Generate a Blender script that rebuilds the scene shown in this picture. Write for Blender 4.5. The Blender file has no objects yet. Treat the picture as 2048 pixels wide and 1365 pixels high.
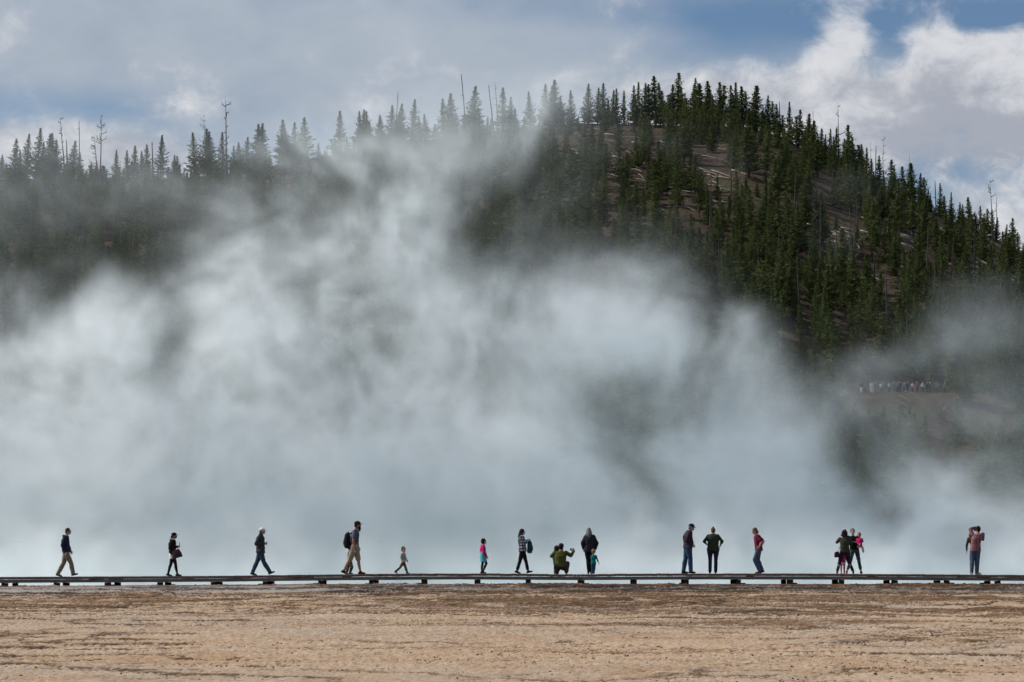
import bpy, bmesh, math, random
import numpy as np
from mathutils import Vector, Matrix, Euler

random.seed(7)
RNG = np.random.default_rng(11)
R = math.radians
scene = bpy.context.scene
COL = scene.collection

# ------------------------------------------------------------------ camera
EYE = 1.7
FPX = 2048 * 100.0 / 36.0
CX, CY, HORIZON = 1024.0, 682.5, 1155.0
PITCH = math.atan((HORIZON - CY) / FPX)
cam_d = bpy.data.cameras.new('camera')
cam_d.lens = 100.0
cam_d.sensor_width = 36.0
cam_d.clip_start = 1.0
cam_d.clip_end = 20000.0
cam = bpy.data.objects.new('camera', cam_d)
cam.location = (0, 0, EYE)
cam.rotation_euler = (math.pi / 2 + PITCH, 0, 0)
COL.objects.link(cam)
scene.camera = cam

# ------------------------------------------------------------------ sun and sky
SUN_EL, SUN_AZ = R(42), R(-80)          # azimuth measured from +Y (view direction) towards +X
sun_dir = Vector((math.sin(SUN_AZ) * math.cos(SUN_EL), math.cos(SUN_AZ) * math.cos(SUN_EL), math.sin(SUN_EL)))
sl = bpy.data.lights.new('sun', 'SUN')
sl.energy = 4.1
sl.angle = R(0.53)
sl.color = (1.0, 0.95, 0.88)
so = bpy.data.objects.new('sun', sl)
so.rotation_euler = sun_dir.to_track_quat('Z', 'Y').to_euler()
so.location = (0, 0, 300)
COL.objects.link(so)

world = bpy.data.worlds.new('World')
scene.world = world
world.use_nodes = True
wn, wl = world.node_tree.nodes, world.node_tree.links
wn.clear()


def N(tree, kind, **kw):
    n = tree.nodes.new(kind)
    for k, v in kw.items():
        setattr(n, k, v)
    return n


def math_node(tree, op, a, b=None, c=None, clamp=False):
    n = tree.nodes.new('ShaderNodeMath')
    n.operation = op
    n.use_clamp = clamp
    for i, v in enumerate((a, b, c)):
        if v is None:
            continue
        if isinstance(v, (int, float)):
            n.inputs[i].default_value = v
        else:
            tree.links.new(v, n.inputs[i])
    return n.outputs[0]


def mix_col(tree, fac, a, b, mode='MIX'):
    n = tree.nodes.new('ShaderNodeMix')
    n.data_type = 'RGBA'
    n.blend_type = mode
    for s, v in ((n.inputs[0], fac), (n.inputs[6], a), (n.inputs[7], b)):
        if isinstance(v, (int, float)):
            s.default_value = v
        elif isinstance(v, tuple):
            s.default_value = (*v, 1.0) if len(v) == 3 else v
        else:
            tree.links.new(v, s)
    return n.outputs[2]


def smooth(tree, v, lo, hi, tlo=0.0, thi=1.0):
    n = tree.nodes.new('ShaderNodeMapRange')
    n.interpolation_type = 'SMOOTHSTEP'
    tree.links.new(v, n.inputs[0])
    for i, x in zip((1, 2, 3, 4), (lo, hi, tlo, thi)):
        n.inputs[i].default_value = x
    return n.outputs[0]


def noise(tree, vec, scale, detail=5.0, rough=0.5, dist=0.0, lac=2.0):
    n = tree.nodes.new('ShaderNodeTexNoise')
    n.inputs['Scale'].default_value = scale
    n.inputs['Detail'].default_value = detail
    n.inputs['Roughness'].default_value = rough
    n.inputs['Distortion'].default_value = dist
    n.inputs['Lacunarity'].default_value = lac
    if vec is not None:
        tree.links.new(vec, n.inputs['Vector'])
    return n.outputs[0]


def mapping(tree, vec, scale=(1, 1, 1), loc=(0, 0, 0)):
    n = tree.nodes.new('ShaderNodeMapping')
    n.inputs['Scale'].default_value = scale
    n.inputs['Location'].default_value = loc
    tree.links.new(vec, n.inputs['Vector'])
    return n.outputs[0]


wt = world.node_tree
sky = N(wt, 'ShaderNodeTexSky', sky_type='NISHITA')
sky.sun_disc = False
sky.sun_elevation = SUN_EL
sky.sun_rotation = -SUN_AZ if False else SUN_AZ
sky.altitude = 2200
sky.air_density = 1.0
sky.dust_density = 1.0
sky.ozone_density = 2.0
tc = N(wt, 'ShaderNodeTexCoord')
D = tc.outputs['Generated']
sep = N(wt, 'ShaderNodeSeparateXYZ')
wl.new(D, sep.inputs[0])


def sky_pt(px, py):
    v = Vector(((px - CX) / FPX, 1.0, (HORIZON - py) / FPX))
    return v.normalized()


def blob(px, py, rx, ry, amp):
    """soft patch of sky: 1 at its centre, 0 outside an ellipse (angular sizes)"""
    c = sky_pt(px, py)
    dx = math_node(wt, 'MULTIPLY', math_node(wt, 'SUBTRACT', sep.outputs[0], c.x), FPX / rx)
    dz = math_node(wt, 'MULTIPLY', math_node(wt, 'SUBTRACT', sep.outputs[2], c.z), FPX / ry)
    q = math_node(wt, 'ADD', math_node(wt, 'MULTIPLY', dx, dx), math_node(wt, 'MULTIPLY', dz, dz))
    e = math_node(wt, 'EXPONENT', math_node(wt, 'MULTIPLY', q, -1.0))
    front = math_node(wt, 'GREATER_THAN', sep.outputs[1], 0.0)
    return math_node(wt, 'MULTIPLY', math_node(wt, 'MULTIPLY', e, amp), front)


def add_all(vals):
    s = vals[0]
    for v in vals[1:]:
        s = math_node(wt, 'ADD', s, v)
    return s


vm = mapping(wt, D, (1, 1, 2.3), (3.1, 0.4, 1.7))
n_veil = noise(wt, vm, 7.0, 6, 0.55, 0.6)
n_det = noise(wt, mapping(wt, D, (1, 1, 1.5), (1.3, 2.0, 0.2)), 26.0, 9, 0.56, 0.3)
n_fine = noise(wt, mapping(wt, D, (1, 1, 1.4), (0.3, 5.0, 3.2)), 75.0, 9, 0.66, 0.5)
# thin high veil, thick over the left and the middle, open (blue) at the top right
veil = add_all([math_node(wt, 'MULTIPLY', n_veil, 1.3), math_node(wt, 'MULTIPLY', n_det, 0.35),
                blob(700, 120, 620, 330, 0.55), blob(1000, 200, 500, 120, 0.25), blob(1850, 30, 420, 50, -0.70),
                blob(1500, 40, 330, 70, -0.26), blob(120, 210, 300, 55, -0.38), blob(1950, 345, 330, 26, -0.22), blob(1950, 440, 420, 90, 0.30), blob(1380, 60, 420, 26, 0.18),
                blob(1150, 20, 330, 60, -0.08), blob(250, 60, 420, 90, 0.30)])
veil_f = smooth(wt, veil, 0.40, 1.40)
# bright heaped cloud at the right and low banks at the left and over the ridge
cum = add_all([math_node(wt, 'MULTIPLY', n_det, 1.05), math_node(wt, 'MULTIPLY', n_fine, 0.50),
               math_node(wt, 'MULTIPLY', n_veil, 0.25),
               blob(1850, 225, 330, 120, 0.66), blob(1695, 75, 58, 50, 0.42), blob(1870, 65, 48, 48, 0.36), blob(1960, 110, 110, 55, 0.42), blob(1785, 90, 50, 50, -0.36), blob(2000, 30, 120, 34, -0.42), blob(1560, 70, 90, 50, -0.2),
               blob(1390, 175, 230, 40, 0.30), blob(170, 300, 320, 50, 0.62), blob(200, 60, 520, 40, 0.08), blob(560, 130, 420, 26, 0.08), blob(560, 205, 260, 26, 0.28), blob(2040, 130, 90, 120, 0.3),
               blob(2000, 520, 230, 100, 0.30), blob(760, 40, 900, 60, -0.15)])
cum_f = smooth(wt, cum, 0.90, 1.36)
cum_shade = smooth(wt, add_all([n_fine, math_node(wt, 'MULTIPLY', n_det, 1.1), blob(1930, 270, 260, 40, -0.30), blob(1750, 90, 260, 60, 0.22)]), 0.80, 1.40)
blue = mix_col(wt, 1.0, sky.outputs[0], (0.072, 0.078, 0.080), 'MULTIPLY')
veil_col = mix_col(wt, n_det, (0.30, 0.365, 0.455), (0.50, 0.55, 0.62))
c1 = mix_col(wt, veil_f, blue, veil_col)
cum_col = mix_col(wt, cum_shade, (0.40, 0.42, 0.475), (0.74, 0.745, 0.765))
c2 = mix_col(wt, math_node(wt, 'MULTIPLY', cum_f, 0.88), c1, cum_col)
bg = N(wt, 'ShaderNodeBackground')
bg.inputs['Strength'].default_value = 1.0
wl.new(c2, bg.inputs['Color'])
wo = N(wt, 'ShaderNodeOutputWorld')
wl.new(bg.outputs[0], wo.inputs[0])
world.cycles.sampling_method = 'MANUAL'
world.cycles.sample_map_resolution = 512

vs = scene.view_settings
vs.view_transform = 'Standard'
vs.look = 'None'
vs.exposure = 0.0
vs.gamma = 1.0
vs.use_curve_mapping = False
cy = scene.cycles
cy.use_denoising = True
try:
    cy.denoiser = 'OPENIMAGEDENOISE'
    cy.denoising_input_passes = 'RGB_ALBEDO_NORMAL'
except Exception:
    pass
cy.max_bounces = 9
cy.diffuse_bounces = 2
cy.glossy_bounces = 2
cy.transmission_bounces = 3
cy.volume_bounces = 7
cy.transparent_max_bounces = 8
cy.volume_step_rate = 1.0
cy.volume_max_steps = 256
cy.use_adaptive_sampling = True
cy.adaptive_threshold = 0.02


# ------------------------------------------------------------------ helpers
def ray(px, py):
    u, v = (px - CX) / FPX, -(py - CY) / FPX
    c, s = math.cos(PITCH), math.sin(PITCH)
    return Vector((u, c - v * s, s + v * c))


def at(px, py, Y):
    d = ray(px, py)
    return Vector((0, 0, EYE)) + d * (Y / d.y)


def pxy(x, y, z):
    """picture coordinates (2048 wide) of world points, numpy friendly"""
    c, s = math.cos(PITCH), math.sin(PITCH)
    dz = z - EYE
    f = y * c + dz * s
    up = -y * s + dz * c
    return CX + x / f * FPX, CY - up / f * FPX


def tag(o, label=None, cat=None, group=None, kind=None):
    if label:
        o['label'] = label
    if cat:
        o['category'] = cat
    if group:
        o['group'] = group
    if kind:
        o['kind'] = kind
    return o


def empty(name, loc=(0, 0, 0), rz=0.0):
    o = bpy.data.objects.new(name, None)
    o.empty_display_size = 0.2
    o.location = loc
    o.rotation_euler = (0, 0, rz)
    COL.objects.link(o)
    return o


def mesh_obj(name, verts, faces, mat=None, parent=None, smooth_shade=False):
    me = bpy.data.meshes.new(name)
    verts = np.asarray(verts, dtype=np.float32)
    if isinstance(faces, np.ndarray):
        k = faces.shape[1]
        me.vertices.add(len(verts))
        me.vertices.foreach_set('co', verts.ravel())
        me.loops.add(faces.size)
        me.loops.foreach_set('vertex_index', faces.ravel().astype(np.int32))
        me.polygons.add(len(faces))
        me.polygons.foreach_set('loop_start', np.arange(0, faces.size, k, dtype=np.int32))
        me.polygons.foreach_set('loop_total', np.full(len(faces), k, dtype=np.int32))
        me.update(calc_edges=True)
    else:
        me.from_pydata([tuple(map(float, v)) for v in verts], [], faces)
        me.update()
    if smooth_shade:
        me.polygons.foreach_set('use_smooth', np.ones(len(me.polygons), dtype=bool))
    if mat:
        me.materials.append(mat)
    o = bpy.data.objects.new(name, me)
    COL.objects.link(o)
    if parent:
        o.parent = parent
    return o


def lattice(seed, n=64):
    return np.random.default_rng(seed).random((n, n)).astype(np.float64) * 2 - 1


def vnoise(x, y, seed):
    L = lattice(seed)
    n = L.shape[0]
    xi, yi = np.floor(x).astype(int), np.floor(y).astype(int)
    fx, fy = x - xi, y - yi
    fx, fy = fx * fx * (3 - 2 * fx), fy * fy * (3 - 2 * fy)
    a = L[xi % n, yi % n]; b = L[(xi + 1) % n, yi % n]
    c = L[xi % n, (yi + 1) % n]; d = L[(xi + 1) % n, (yi + 1) % n]
    return (a * (1 - fx) + b * fx) * (1 - fy) + (c * (1 - fx) + d * fx) * fy


def fbm(x, y, seed, octaves=4, gain=0.5):
    s, a, f, t = 0, 1.0, 1.0, 0.0
    for k in range(octaves):
        s = s + a * vnoise(x * f + 13.7 * k, y * f + 5.1 * k, seed + k)
        t += a
        a *= gain
        f *= 2.03
    return s / t


def grid_faces(nx, ny):
    i = np.arange(nx - 1)[None, :] + np.arange(ny - 1)[:, None] * nx
    i = i.ravel()
    return np.stack([i, i + 1, i + 1 + nx, i + nx], axis=1)


def material(name):
    m = bpy.data.materials.new(name)
    m.use_nodes = True
    t = m.node_tree
    b = t.nodes['Principled BSDF']
    return m, t, b


def plain(name, col, rough=0.8, var=0.15, scale=8.0, spec=0.3, bump=0.0, coords='Object'):
    m, t, b = material(name)
    co = N(t, 'ShaderNodeTexCoord').outputs[coords]
    n = noise(t, co, scale, 4, 0.6)
    dark = tuple(c * (1 - var) for c in col)
    lite = tuple(min(1, c * (1 + var)) for c in col)
    t.links.new(mix_col(t, n, dark, lite), b.inputs['Base Color'])
    b.inputs['Roughness'].default_value = rough
    b.inputs['Specular IOR Level'].default_value = spec
    if bump:
        bn = N(t, 'ShaderNodeBump')
        bn.inputs['Strength'].default_value = bump
        bn.inputs['Distance'].default_value = 0.02
        t.links.new(noise(t, co, scale * 4, 4, 0.6), bn.inputs['Height'])
        t.links.new(bn.outputs[0], b.inputs['Normal'])
    return m


# ------------------------------------------------------------------ ground in front of the boardwalk
def crest_drop(x):
    """the mound under the boardwalk is a little lower towards the left end"""
    return 0.085 * np.clip((-x - 6.0) / 13.0, 0, 1.4)


def deck_y(x):
    return 100.0 - 0.022 * x


def ground_z(x, y):
    t = np.clip((y - 44.0) / (98.6 - 44.0), 0, 1)
    z = 1.47 * t ** 1.04
    z = np.where(y > 98.6, 1.47 - 0.035 * np.clip(y - 98.6, 0, 4.0) - 0.3 * np.clip(y - 103.0, 0, 30), z)
    return z - crest_drop(x) * np.clip((y - 60) / 40, 0, 1)


def build_ground():
    xs = np.concatenate([np.linspace(-900, -40, 24), np.linspace(-38, -23, 40), np.linspace(-22.4, 22.4, 1000),
                         np.linspace(23, 38, 40), np.linspace(40, 900, 24)])
    ys = np.concatenate([np.linspace(-300, 20, 12), np.linspace(24, 42, 24), np.linspace(42.5, 104.5, 1050),
                         np.linspace(105, 112, 12)])
    X, Y = np.meshgrid(xs, ys)
    Z = ground_z(X, Y)
    # microterraces: thin ragged steps that run roughly along x
    w = fbm(X * 0.11, Y * 0.10, 31, 3)
    ph = Y * 0.62 + 3.4 * w + 1.3 * fbm(X * 0.30, Y * 0.5, 35, 4)
    saw = ph - np.floor(ph)
    belt = np.clip((Y - 69) / 4, 0, 1) * np.clip((93 - Y) / 6, 0, 1)
    patch = fbm(X * 0.07, Y * 0.16, 41, 4)
    amt = np.clip(-0.55 + 1.05 * belt + 1.7 * patch, 0.0, 1.0)
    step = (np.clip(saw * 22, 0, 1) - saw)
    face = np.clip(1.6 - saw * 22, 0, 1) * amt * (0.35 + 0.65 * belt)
    gate = np.clip((Y - 40) / 10, 0, 1)
    Z = Z + 0.040 * amt * step * gate
    # wandering runoff scarps
    for sd_, sx_, sy_, lev, hgt in ((131, 0.075, 0.105, 0.10, 0.045), (137, 0.11, 0.15, -0.12, 0.040), (143, 0.06, 0.12, 0.22, 0.040)):
        q = fbm(X * sx_, Y * sy_, sd_, 5, 0.55) - lev
        up = np.clip(q * 34 + 0.5, 0, 1)
        on = np.clip(0.5 + 2.4 * fbm(X * 0.09, Y * 0.12, sd_ + 50, 2), 0, 1)
        Z = Z + hgt * on * up * np.clip(1.0 - q * 3.5, 0, 1) * gate
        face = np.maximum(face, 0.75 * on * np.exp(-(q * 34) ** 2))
    mid = fbm(X * 1.1, Y * 1.7, 51, 4)
    grain = fbm(X * 5.0, Y * 5.0, 57, 3)
    Z = Z + 0.024 * mid + 0.030 * grain * (0.5 + 0.5 * np.clip(mid + 0.4, 0, 1))
    rough_band = np.clip((Y - 88.5 - 2.5 * fbm(X * 0.12, Y * 0.12, 63, 2)) / 3.5, 0, 1) * np.clip((102.8 - Y) / 2, 0, 1)
    Z = Z + rough_band * 0.040 * fbm(X * 3.0, Y * 3.2, 61, 3)
    wht = np.random.default_rng(4).normal(0, 1, Z.shape)
    Z = Z + 0.014 * wht * gate
    fade = np.clip((Y - 97.0) / 1.5, 0, 1)
    Zs = ground_z(X, Y) + 0.006 * fbm(X * 2, Y * 3, 66, 3)
    Z = Z * (1 - fade) + Zs * fade
    crev_shade = -0.55 * face * (0.6 + 0.8 * np.clip(mid + grain + 0.4, 0, 1)) + mid * 0.30 + grain * 0.45 + 0.12 * wht  # shade of step and scarp faces goes into the colour, with mat and grain
    m, t, b = material('mat crust')
    g = N(t, 'ShaderNodeNewGeometry')
    P = g.outputs['Position']
    s = N(t, 'ShaderNodeSeparateXYZ'); t.links.new(P, s.inputs[0])
    ra = N(t, 'ShaderNodeAttribute'); ra.attribute_name = 'relief'
    rel = ra.outputs['Fac']
    wc = N(t, 'ShaderNodeCombineXYZ')
    wv = math_node(t, 'MULTIPLY', math_node(t, 'SUBTRACT', noise(t, mapping(t, P, (0.13, 0.10, 0.1), (5, 5, 0)), 1.0, 4, 0.55), 0.5), 20.0)
    t.links.new(wv, wc.inputs[1])
    va_ = N(t, 'ShaderNodeVectorMath'); t.links.new(P, va_.inputs[0]); t.links.new(wc.outputs[0], va_.inputs[1])
    PW = va_.outputs[0]
    big = noise(t, mapping(t, P, (0.06, 0.10, 0.1)), 1.0, 5, 0.55)
    streak = noise(t, mapping(t, PW, (0.07, 0.36, 1)), 1.0, 9, 0.72, 0.4)
    s3 = noise(t, mapping(t, PW, (0.11, 1.25, 1), (3, 7, 0)), 1.0, 9, 0.76, 0.5)
    tint = noise(t, mapping(t, PW, (0.08, 0.7, 1), (9, 2, 0)), 1.0, 6, 0.65, 0.3)
    fine = noise(t, mapping(t, P, (7, 7, 7)), 1.0, 5, 0.8)
    belt_n = math_node(t, 'MULTIPLY', smooth(t, s.outputs[1], 69.0, 74.0), smooth(t, s.outputs[1], 95.0, 88.0))
    rightish = smooth(t, s.outputs[0], -12.0, 8.0)
    col = mix_col(t, smooth(t, big, 0.40, 0.60), (0.51, 0.370, 0.255), (0.455, 0.352, 0.262))
    col = mix_col(t, smooth(t, tint, 0.45, 0.62, 0, 0.6), col, (0.42, 0.255, 0.14))
    k1 = math_node(t, 'ADD', streak, math_node(t, 'ADD', math_node(t, 'MULTIPLY', belt_n, 0.045), math_node(t, 'MULTIPLY', math_node(t, 'MULTIPLY', belt_n, rightish), 0.035)))
    col = mix_col(t, smooth(t, k1, 0.515, 0.60, 0, 0.86), col, (0.145, 0.075, 0.033))
    k3 = math_node(t, 'ADD', s3, math_node(t, 'MULTIPLY', belt_n, 0.075))
    col = mix_col(t, smooth(t, k3, 0.565, 0.605, 0, 0.88), col, (0.085, 0.05, 0.03))
    # crevices hold dark mat, step faces carry painted shade, raised grains are bleached
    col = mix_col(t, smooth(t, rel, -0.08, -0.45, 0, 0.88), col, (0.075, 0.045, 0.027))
    col = mix_col(t, smooth(t, rel, 0.08, 0.45, 0, 0.45), col, (0.56, 0.44, 0.33))
    col = mix_col(t, smooth(t, fine, 0.50, 0.68, 0, 0.45), col, (0.14, 0.09, 0.055))
    wob = math_node(t, 'MULTIPLY', math_node(t, 'SUBTRACT', noise(t, mapping(t, P, (0.10, 0.3, 1)), 1.0, 6, 0.65), 0.5), 18.0)
    yb = math_node(t, 'ADD', s.outputs[1], wob)
    grey = smooth(t, yb, 86.0, 91.5)
    gn = noise(t, mapping(t, P, (1.6, 2.0, 3)), 1.0, 7, 0.78)
    gv = math_node(t, 'ADD', gn, math_node(t, 'MULTIPLY', rel, 0.20))
    gcol = mix_col(t, smooth(t, gv, 0.47, 0.68), (0.032, 0.025, 0.022), (0.27, 0.225, 0.195))
    wn_ = noise(t, mapping(t, P, (0.09, 0.22, 1), (0.4, 0.6, 0)), 1.0, 7, 0.66)
    lf = smooth(t, s.outputs[0], 5.0, -7.0)
    white = math_node(t, 'MULTIPLY', smooth(t, math_node(t, 'ADD', wn_, math_node(t, 'MULTIPLY', rel, 0.1)), 0.49, 0.60, 0, 0.8), lf)
    gcol = mix_col(t, white, gcol, (0.46, 0.41, 0.375))
    col = mix_col(t, math_node(t, 'MULTIPLY', grey, 0.93), col, gcol)
    lip = smooth(t, math_node(t, 'ADD', s.outputs[1], math_node(t, 'MULTIPLY', wob, 0.18)), 94.6, 96.6)
    lcol = mix_col(t, smooth(t, gn, 0.42, 0.6), (0.050, 0.028, 0.016), (0.19, 0.095, 0.035))
    col = mix_col(t, math_node(t, 'MULTIPLY', lip, 0.9), col, lcol)
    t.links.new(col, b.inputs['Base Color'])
    rg = N(t, 'ShaderNodeMapRange'); t.links.new(grey, rg.inputs[0]); rg.inputs[3].default_value = 0.92; rg.inputs[4].default_value = 0.8
    t.links.new(rg.outputs[0], b.inputs['Roughness'])
    b.inputs['Specular IOR Level'].default_value = 0.06
    bn = N(t, 'ShaderNodeBump')
    bn.inputs['Strength'].default_value = 0.9
    bn.inputs['Distance'].default_value = 0.03
    t.links.new(math_node(t, 'ADD', fine, math_node(t, 'MULTIPLY', gn, grey)), bn.inputs['Height'])
    t.links.new(bn.outputs[0], b.inputs['Normal'])
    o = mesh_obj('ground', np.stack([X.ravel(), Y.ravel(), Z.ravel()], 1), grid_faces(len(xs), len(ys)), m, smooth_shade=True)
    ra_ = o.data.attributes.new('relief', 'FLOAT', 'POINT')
    ra_.data.foreach_set('value', crev_shade.ravel().astype(np.float32))
    tag(o, 'tan and brown mineral crust in front of the boardwalk', kind='structure')

    # hot spring water behind the boardwalk
    m2, t2, b2 = material('mat pool')
    g2 = N(t2, 'ShaderNodeNewGeometry').outputs['Position']
    c2_ = mix_col(t2, noise(t2, mapping(t2, g2, (0.03, 0.03, 1)), 1.0, 4), (0.20, 0.42, 0.46), (0.42, 0.55, 0.56))
    t2.links.new(c2_, b2.inputs['Base Color'])
    b2.inputs['Roughness'].default_value = 0.08
    bn = N(t2, 'ShaderNodeBump'); bn.inputs['Strength'].default_value = 0.25; bn.inputs['Distance'].default_value = 0.02
    t2.links.new(noise(t2, g2, 2.0, 3), bn.inputs['Height']); t2.links.new(bn.outputs[0], b2.inputs['Normal'])
    w_ = mesh_obj('water', [(-900, 103.6, 1.27), (900, 103.6, 1.27), (900, 420, 1.27), (-900, 420, 1.27)], [(0, 1, 2, 3)], m2)
    tag(w_, 'pale steaming hot spring water behind the boardwalk', kind='structure')
    m3 = plain('mat plain', (0.16, 0.14, 0.09), 0.95, 0.3, 0.004, coords='Object')
    p_ = mesh_obj('plain', [(-9000, -2000, -9), (9000, -2000, -9), (9000, 16000, -9), (-9000, 16000, -9)], [(0, 1, 2, 3)], m3)
    tag(p_, 'distant flat land around the basin', kind='structure')


def build_pebbles():
    """loose grit and crust chips lying all over the flat"""
    r = np.random.default_rng(19)
    n = 24000
    y = 43.0 + 54.5 * r.random(n) ** 0.9
    x = (r.random(n) * 2 - 1) * (0.19 * y + 2.0)
    clump = fbm(x * 0.35, y * 0.5, 201, 3)
    k = r.random(n) < 0.45 + 1.2 * clump
    x, y = x[k], y[k]
    n = len(x)
    z = ground_z(x, y) + 0.012 + 0.024 * fbm(x * 1.1, y * 1.7, 51, 4)
    sz = 0.010 + 0.022 * r.random(n) ** 2.5
    base = np.array([(1, 0, 0), (0, 1, 0), (-1, 0, 0), (0, -1, 0), (0, 0, .8), (0, 0, -.8)], float)
    f0 = np.array([(0, 1, 4), (1, 2, 4), (2, 3, 4), (3, 0, 4), (1, 0, 5), (2, 1, 5), (3, 2, 5), (0, 3, 5)])
    a = r.random(n) * 6.28
    sx, sy, sz_ = sz * (0.8 + 0.9 * r.random(n)), sz * (0.7 + 0.5 * r.random(n)), sz * (0.5 + 0.6 * r.random(n))
    v = base[None] * np.stack([sx, sy, sz_], 1)[:, None, :]
    v = v * (1 + 0.25 * r.normal(size=v.shape))
    c, s_ = np.cos(a)[:, None], np.sin(a)[:, None]
    vx = v[..., 0] * c - v[..., 1] * s_ + x[:, None]
    vy = v[..., 0] * s_ + v[..., 1] * c + y[:, None]
    vz = v[..., 2] + z[:, None]
    V_ = np.stack([vx, vy, vz], -1).reshape(-1, 3)
    F_ = (f0[None] + (np.arange(n) * 6)[:, None, None]).reshape(-1, 3)
    m, t, b = material('mat grit')
    at_ = N(t, 'ShaderNodeAttribute'); at_.attribute_name = 'tone'
    tone = at_.outputs['Fac']
    cc = mix_col(t, smooth(t, tone, 0.0, 0.55), (0.06, 0.04, 0.028), (0.24, 0.15, 0.09))
    cc = mix_col(t, smooth(t, tone, 0.70, 0.95), cc, (0.60, 0.50, 0.40))
    t.links.new(cc, b.inputs['Base Color']); b.inputs['Roughness'].default_value = 0.9; b.inputs['Specular IOR Level'].default_value = 0.1
    o = mesh_obj('pebbles', V_, F_, m)
    ta = o.data.attributes.new('tone', 'FLOAT', 'POINT')
    ta.data.foreach_set('value', np.repeat(r.random(n), 6).astype(np.float32))
    tag(o, 'loose grit and crust chips scattered over the tan mineral flat', kind='stuff')


build_ground()
build_pebbles()

# ------------------------------------------------------------------ hill
RIDGE = [(-1400, 420), (-700, 385), (-200, 362), (0, 357), (200, 355), (370, 355), (450, 345), (543, 329), (622, 315), (699, 304), (750, 288), (868, 276), (998, 259),
         (1060, 250), (1150, 244), (1250, 245), (1400, 250), (1496, 252), (1572, 272), (1650, 318), (1700, 345), (1750, 370), (1800, 392),
         (1864, 419), (1921, 445), (2004, 480), (2048, 505), (2200, 590), (2500, 730), (3000, 900), (3800, 1050)]
RX = np.array([p[0] for p in RIDGE], float)
RY = np.array([p[1] for p in RIDGE], float)
FOOT = 335.0


def ridge_depth(px):
    return 735.0 - 25 * np.exp(-((px - 1900) / 300.0) ** 2) + 15 * np.sin(px * 0.0031)


def hill_z(x, y):
    """terrain height; the ridge line is where the slope turns over"""
    x = np.asarray(x, float); y = np.asarray(y, float)
    px = CX + x / np.maximum(y, 1) * FPX
    Dr = ridge_depth(px)
    ry = np.interp(px, RX, RY)
    Hr = EYE + (HORIZON - ry) / FPX * Dr * 1.003
    t = (y - FOOT) / (Dr - FOOT)
    tt = np.clip(t, 0, 1)
    prof = 0.86 * tt + 0.14 * tt ** 2 * (3 - 2 * tt)
    z = 1.0 + (Hr - 1.0) * prof
    # overlook bench
    bx, by = 61.5, 441.0
    wgt = np.exp(-((x - bx) / 26.0) ** 4) * np.exp(-((y - by) / 10.0) ** 2)
    z = z * (1 - wgt) + 30.25 * wgt
    bump = fbm(x * 0.020, y * 0.020, 71, 4) * 5.0 * np.clip(4 * tt * (1 - tt), 0, 1) + fbm(x * 0.11, y * 0.11, 77, 3) * 0.9 * np.clip(1.15 - tt, 0, 1) * (tt > 0)
    z = z + bump * (1 - wgt)
    back = np.clip(t - 1, 0, None) * (Dr - FOOT)
    z = z - back * 0.16 - 0.0006 * back ** 2 * (back < 200)
    z = np.where(t < 0, 1.0 + (y - FOOT) * 0.05, z)
    return np.maximum(z, -8.9)


def build_hill():
    xs = np.concatenate([np.linspace(-420, -170, 40), np.linspace(-165, 165, 420), np.linspace(170, 420, 40)])
    ys = np.concatenate([np.linspace(300, 334, 10), np.linspace(336, 790, 520), np.linspace(800, 1100, 30)])
    X, Y = np.meshgrid(xs, ys)
    Z = hill_z(X, Y) + 0.25 * fbm(X * 0.5, Y * 0.5, 81, 3)
    m, t, b = material('mat hillside')
    P = N(t, 'ShaderNodeNewGeometry').outputs['Position']
    a = noise(t, mapping(t, P, (0.05, 0.05, 0.05)), 1.0, 6, 0.6)
    f_ = noise(t, mapping(t, P, (0.9, 0.9, 0.9)), 1.0, 7, 0.75)
    col = mix_col(t, smooth(t, a, 0.40, 0.62), (0.045, 0.028, 0.021), (0.075, 0.056, 0.038))
    col = mix_col(t, smooth(t, f_, 0.48, 0.66, 0, 0.8), col, (0.125, 0.085, 0.06))
    col = mix_col(t, smooth(t, f_, 0.46, 0.34, 0, 0.7), col, (0.035, 0.03, 0.02))
    g3 = noise(t, mapping(t, P, (0.16, 0.16, 0.16), (4, 1, 2)), 1.0, 6, 0.7)
    col = mix_col(t, smooth(t, g3, 0.52, 0.62, 0, 0.8), col, (0.065, 0.075, 0.035))
    t.links.new(col, b.inputs['Base Color'])
    b.inputs['Roughness'].default_value = 0.95
    b.inputs['Specular IOR Level'].default_value = 0.1
    bn = N(t, 'ShaderNodeBump'); bn.inputs['Strength'].default_value = 1.0; bn.inputs['Distance'].default_value = 0.5
    t.links.new(f_, bn.inputs['Height']); t.links.new(bn.outputs[0], b.inputs['Normal'])
    o = mesh_obj('hill', np.stack([X.ravel(), Y.ravel(), Z.ravel()], 1), grid_faces(len(xs), len(ys)), m, smooth_shade=True)
    tag(o, 'steep wooded hill rising behind the steaming spring', kind='structure')


build_hill()

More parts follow.
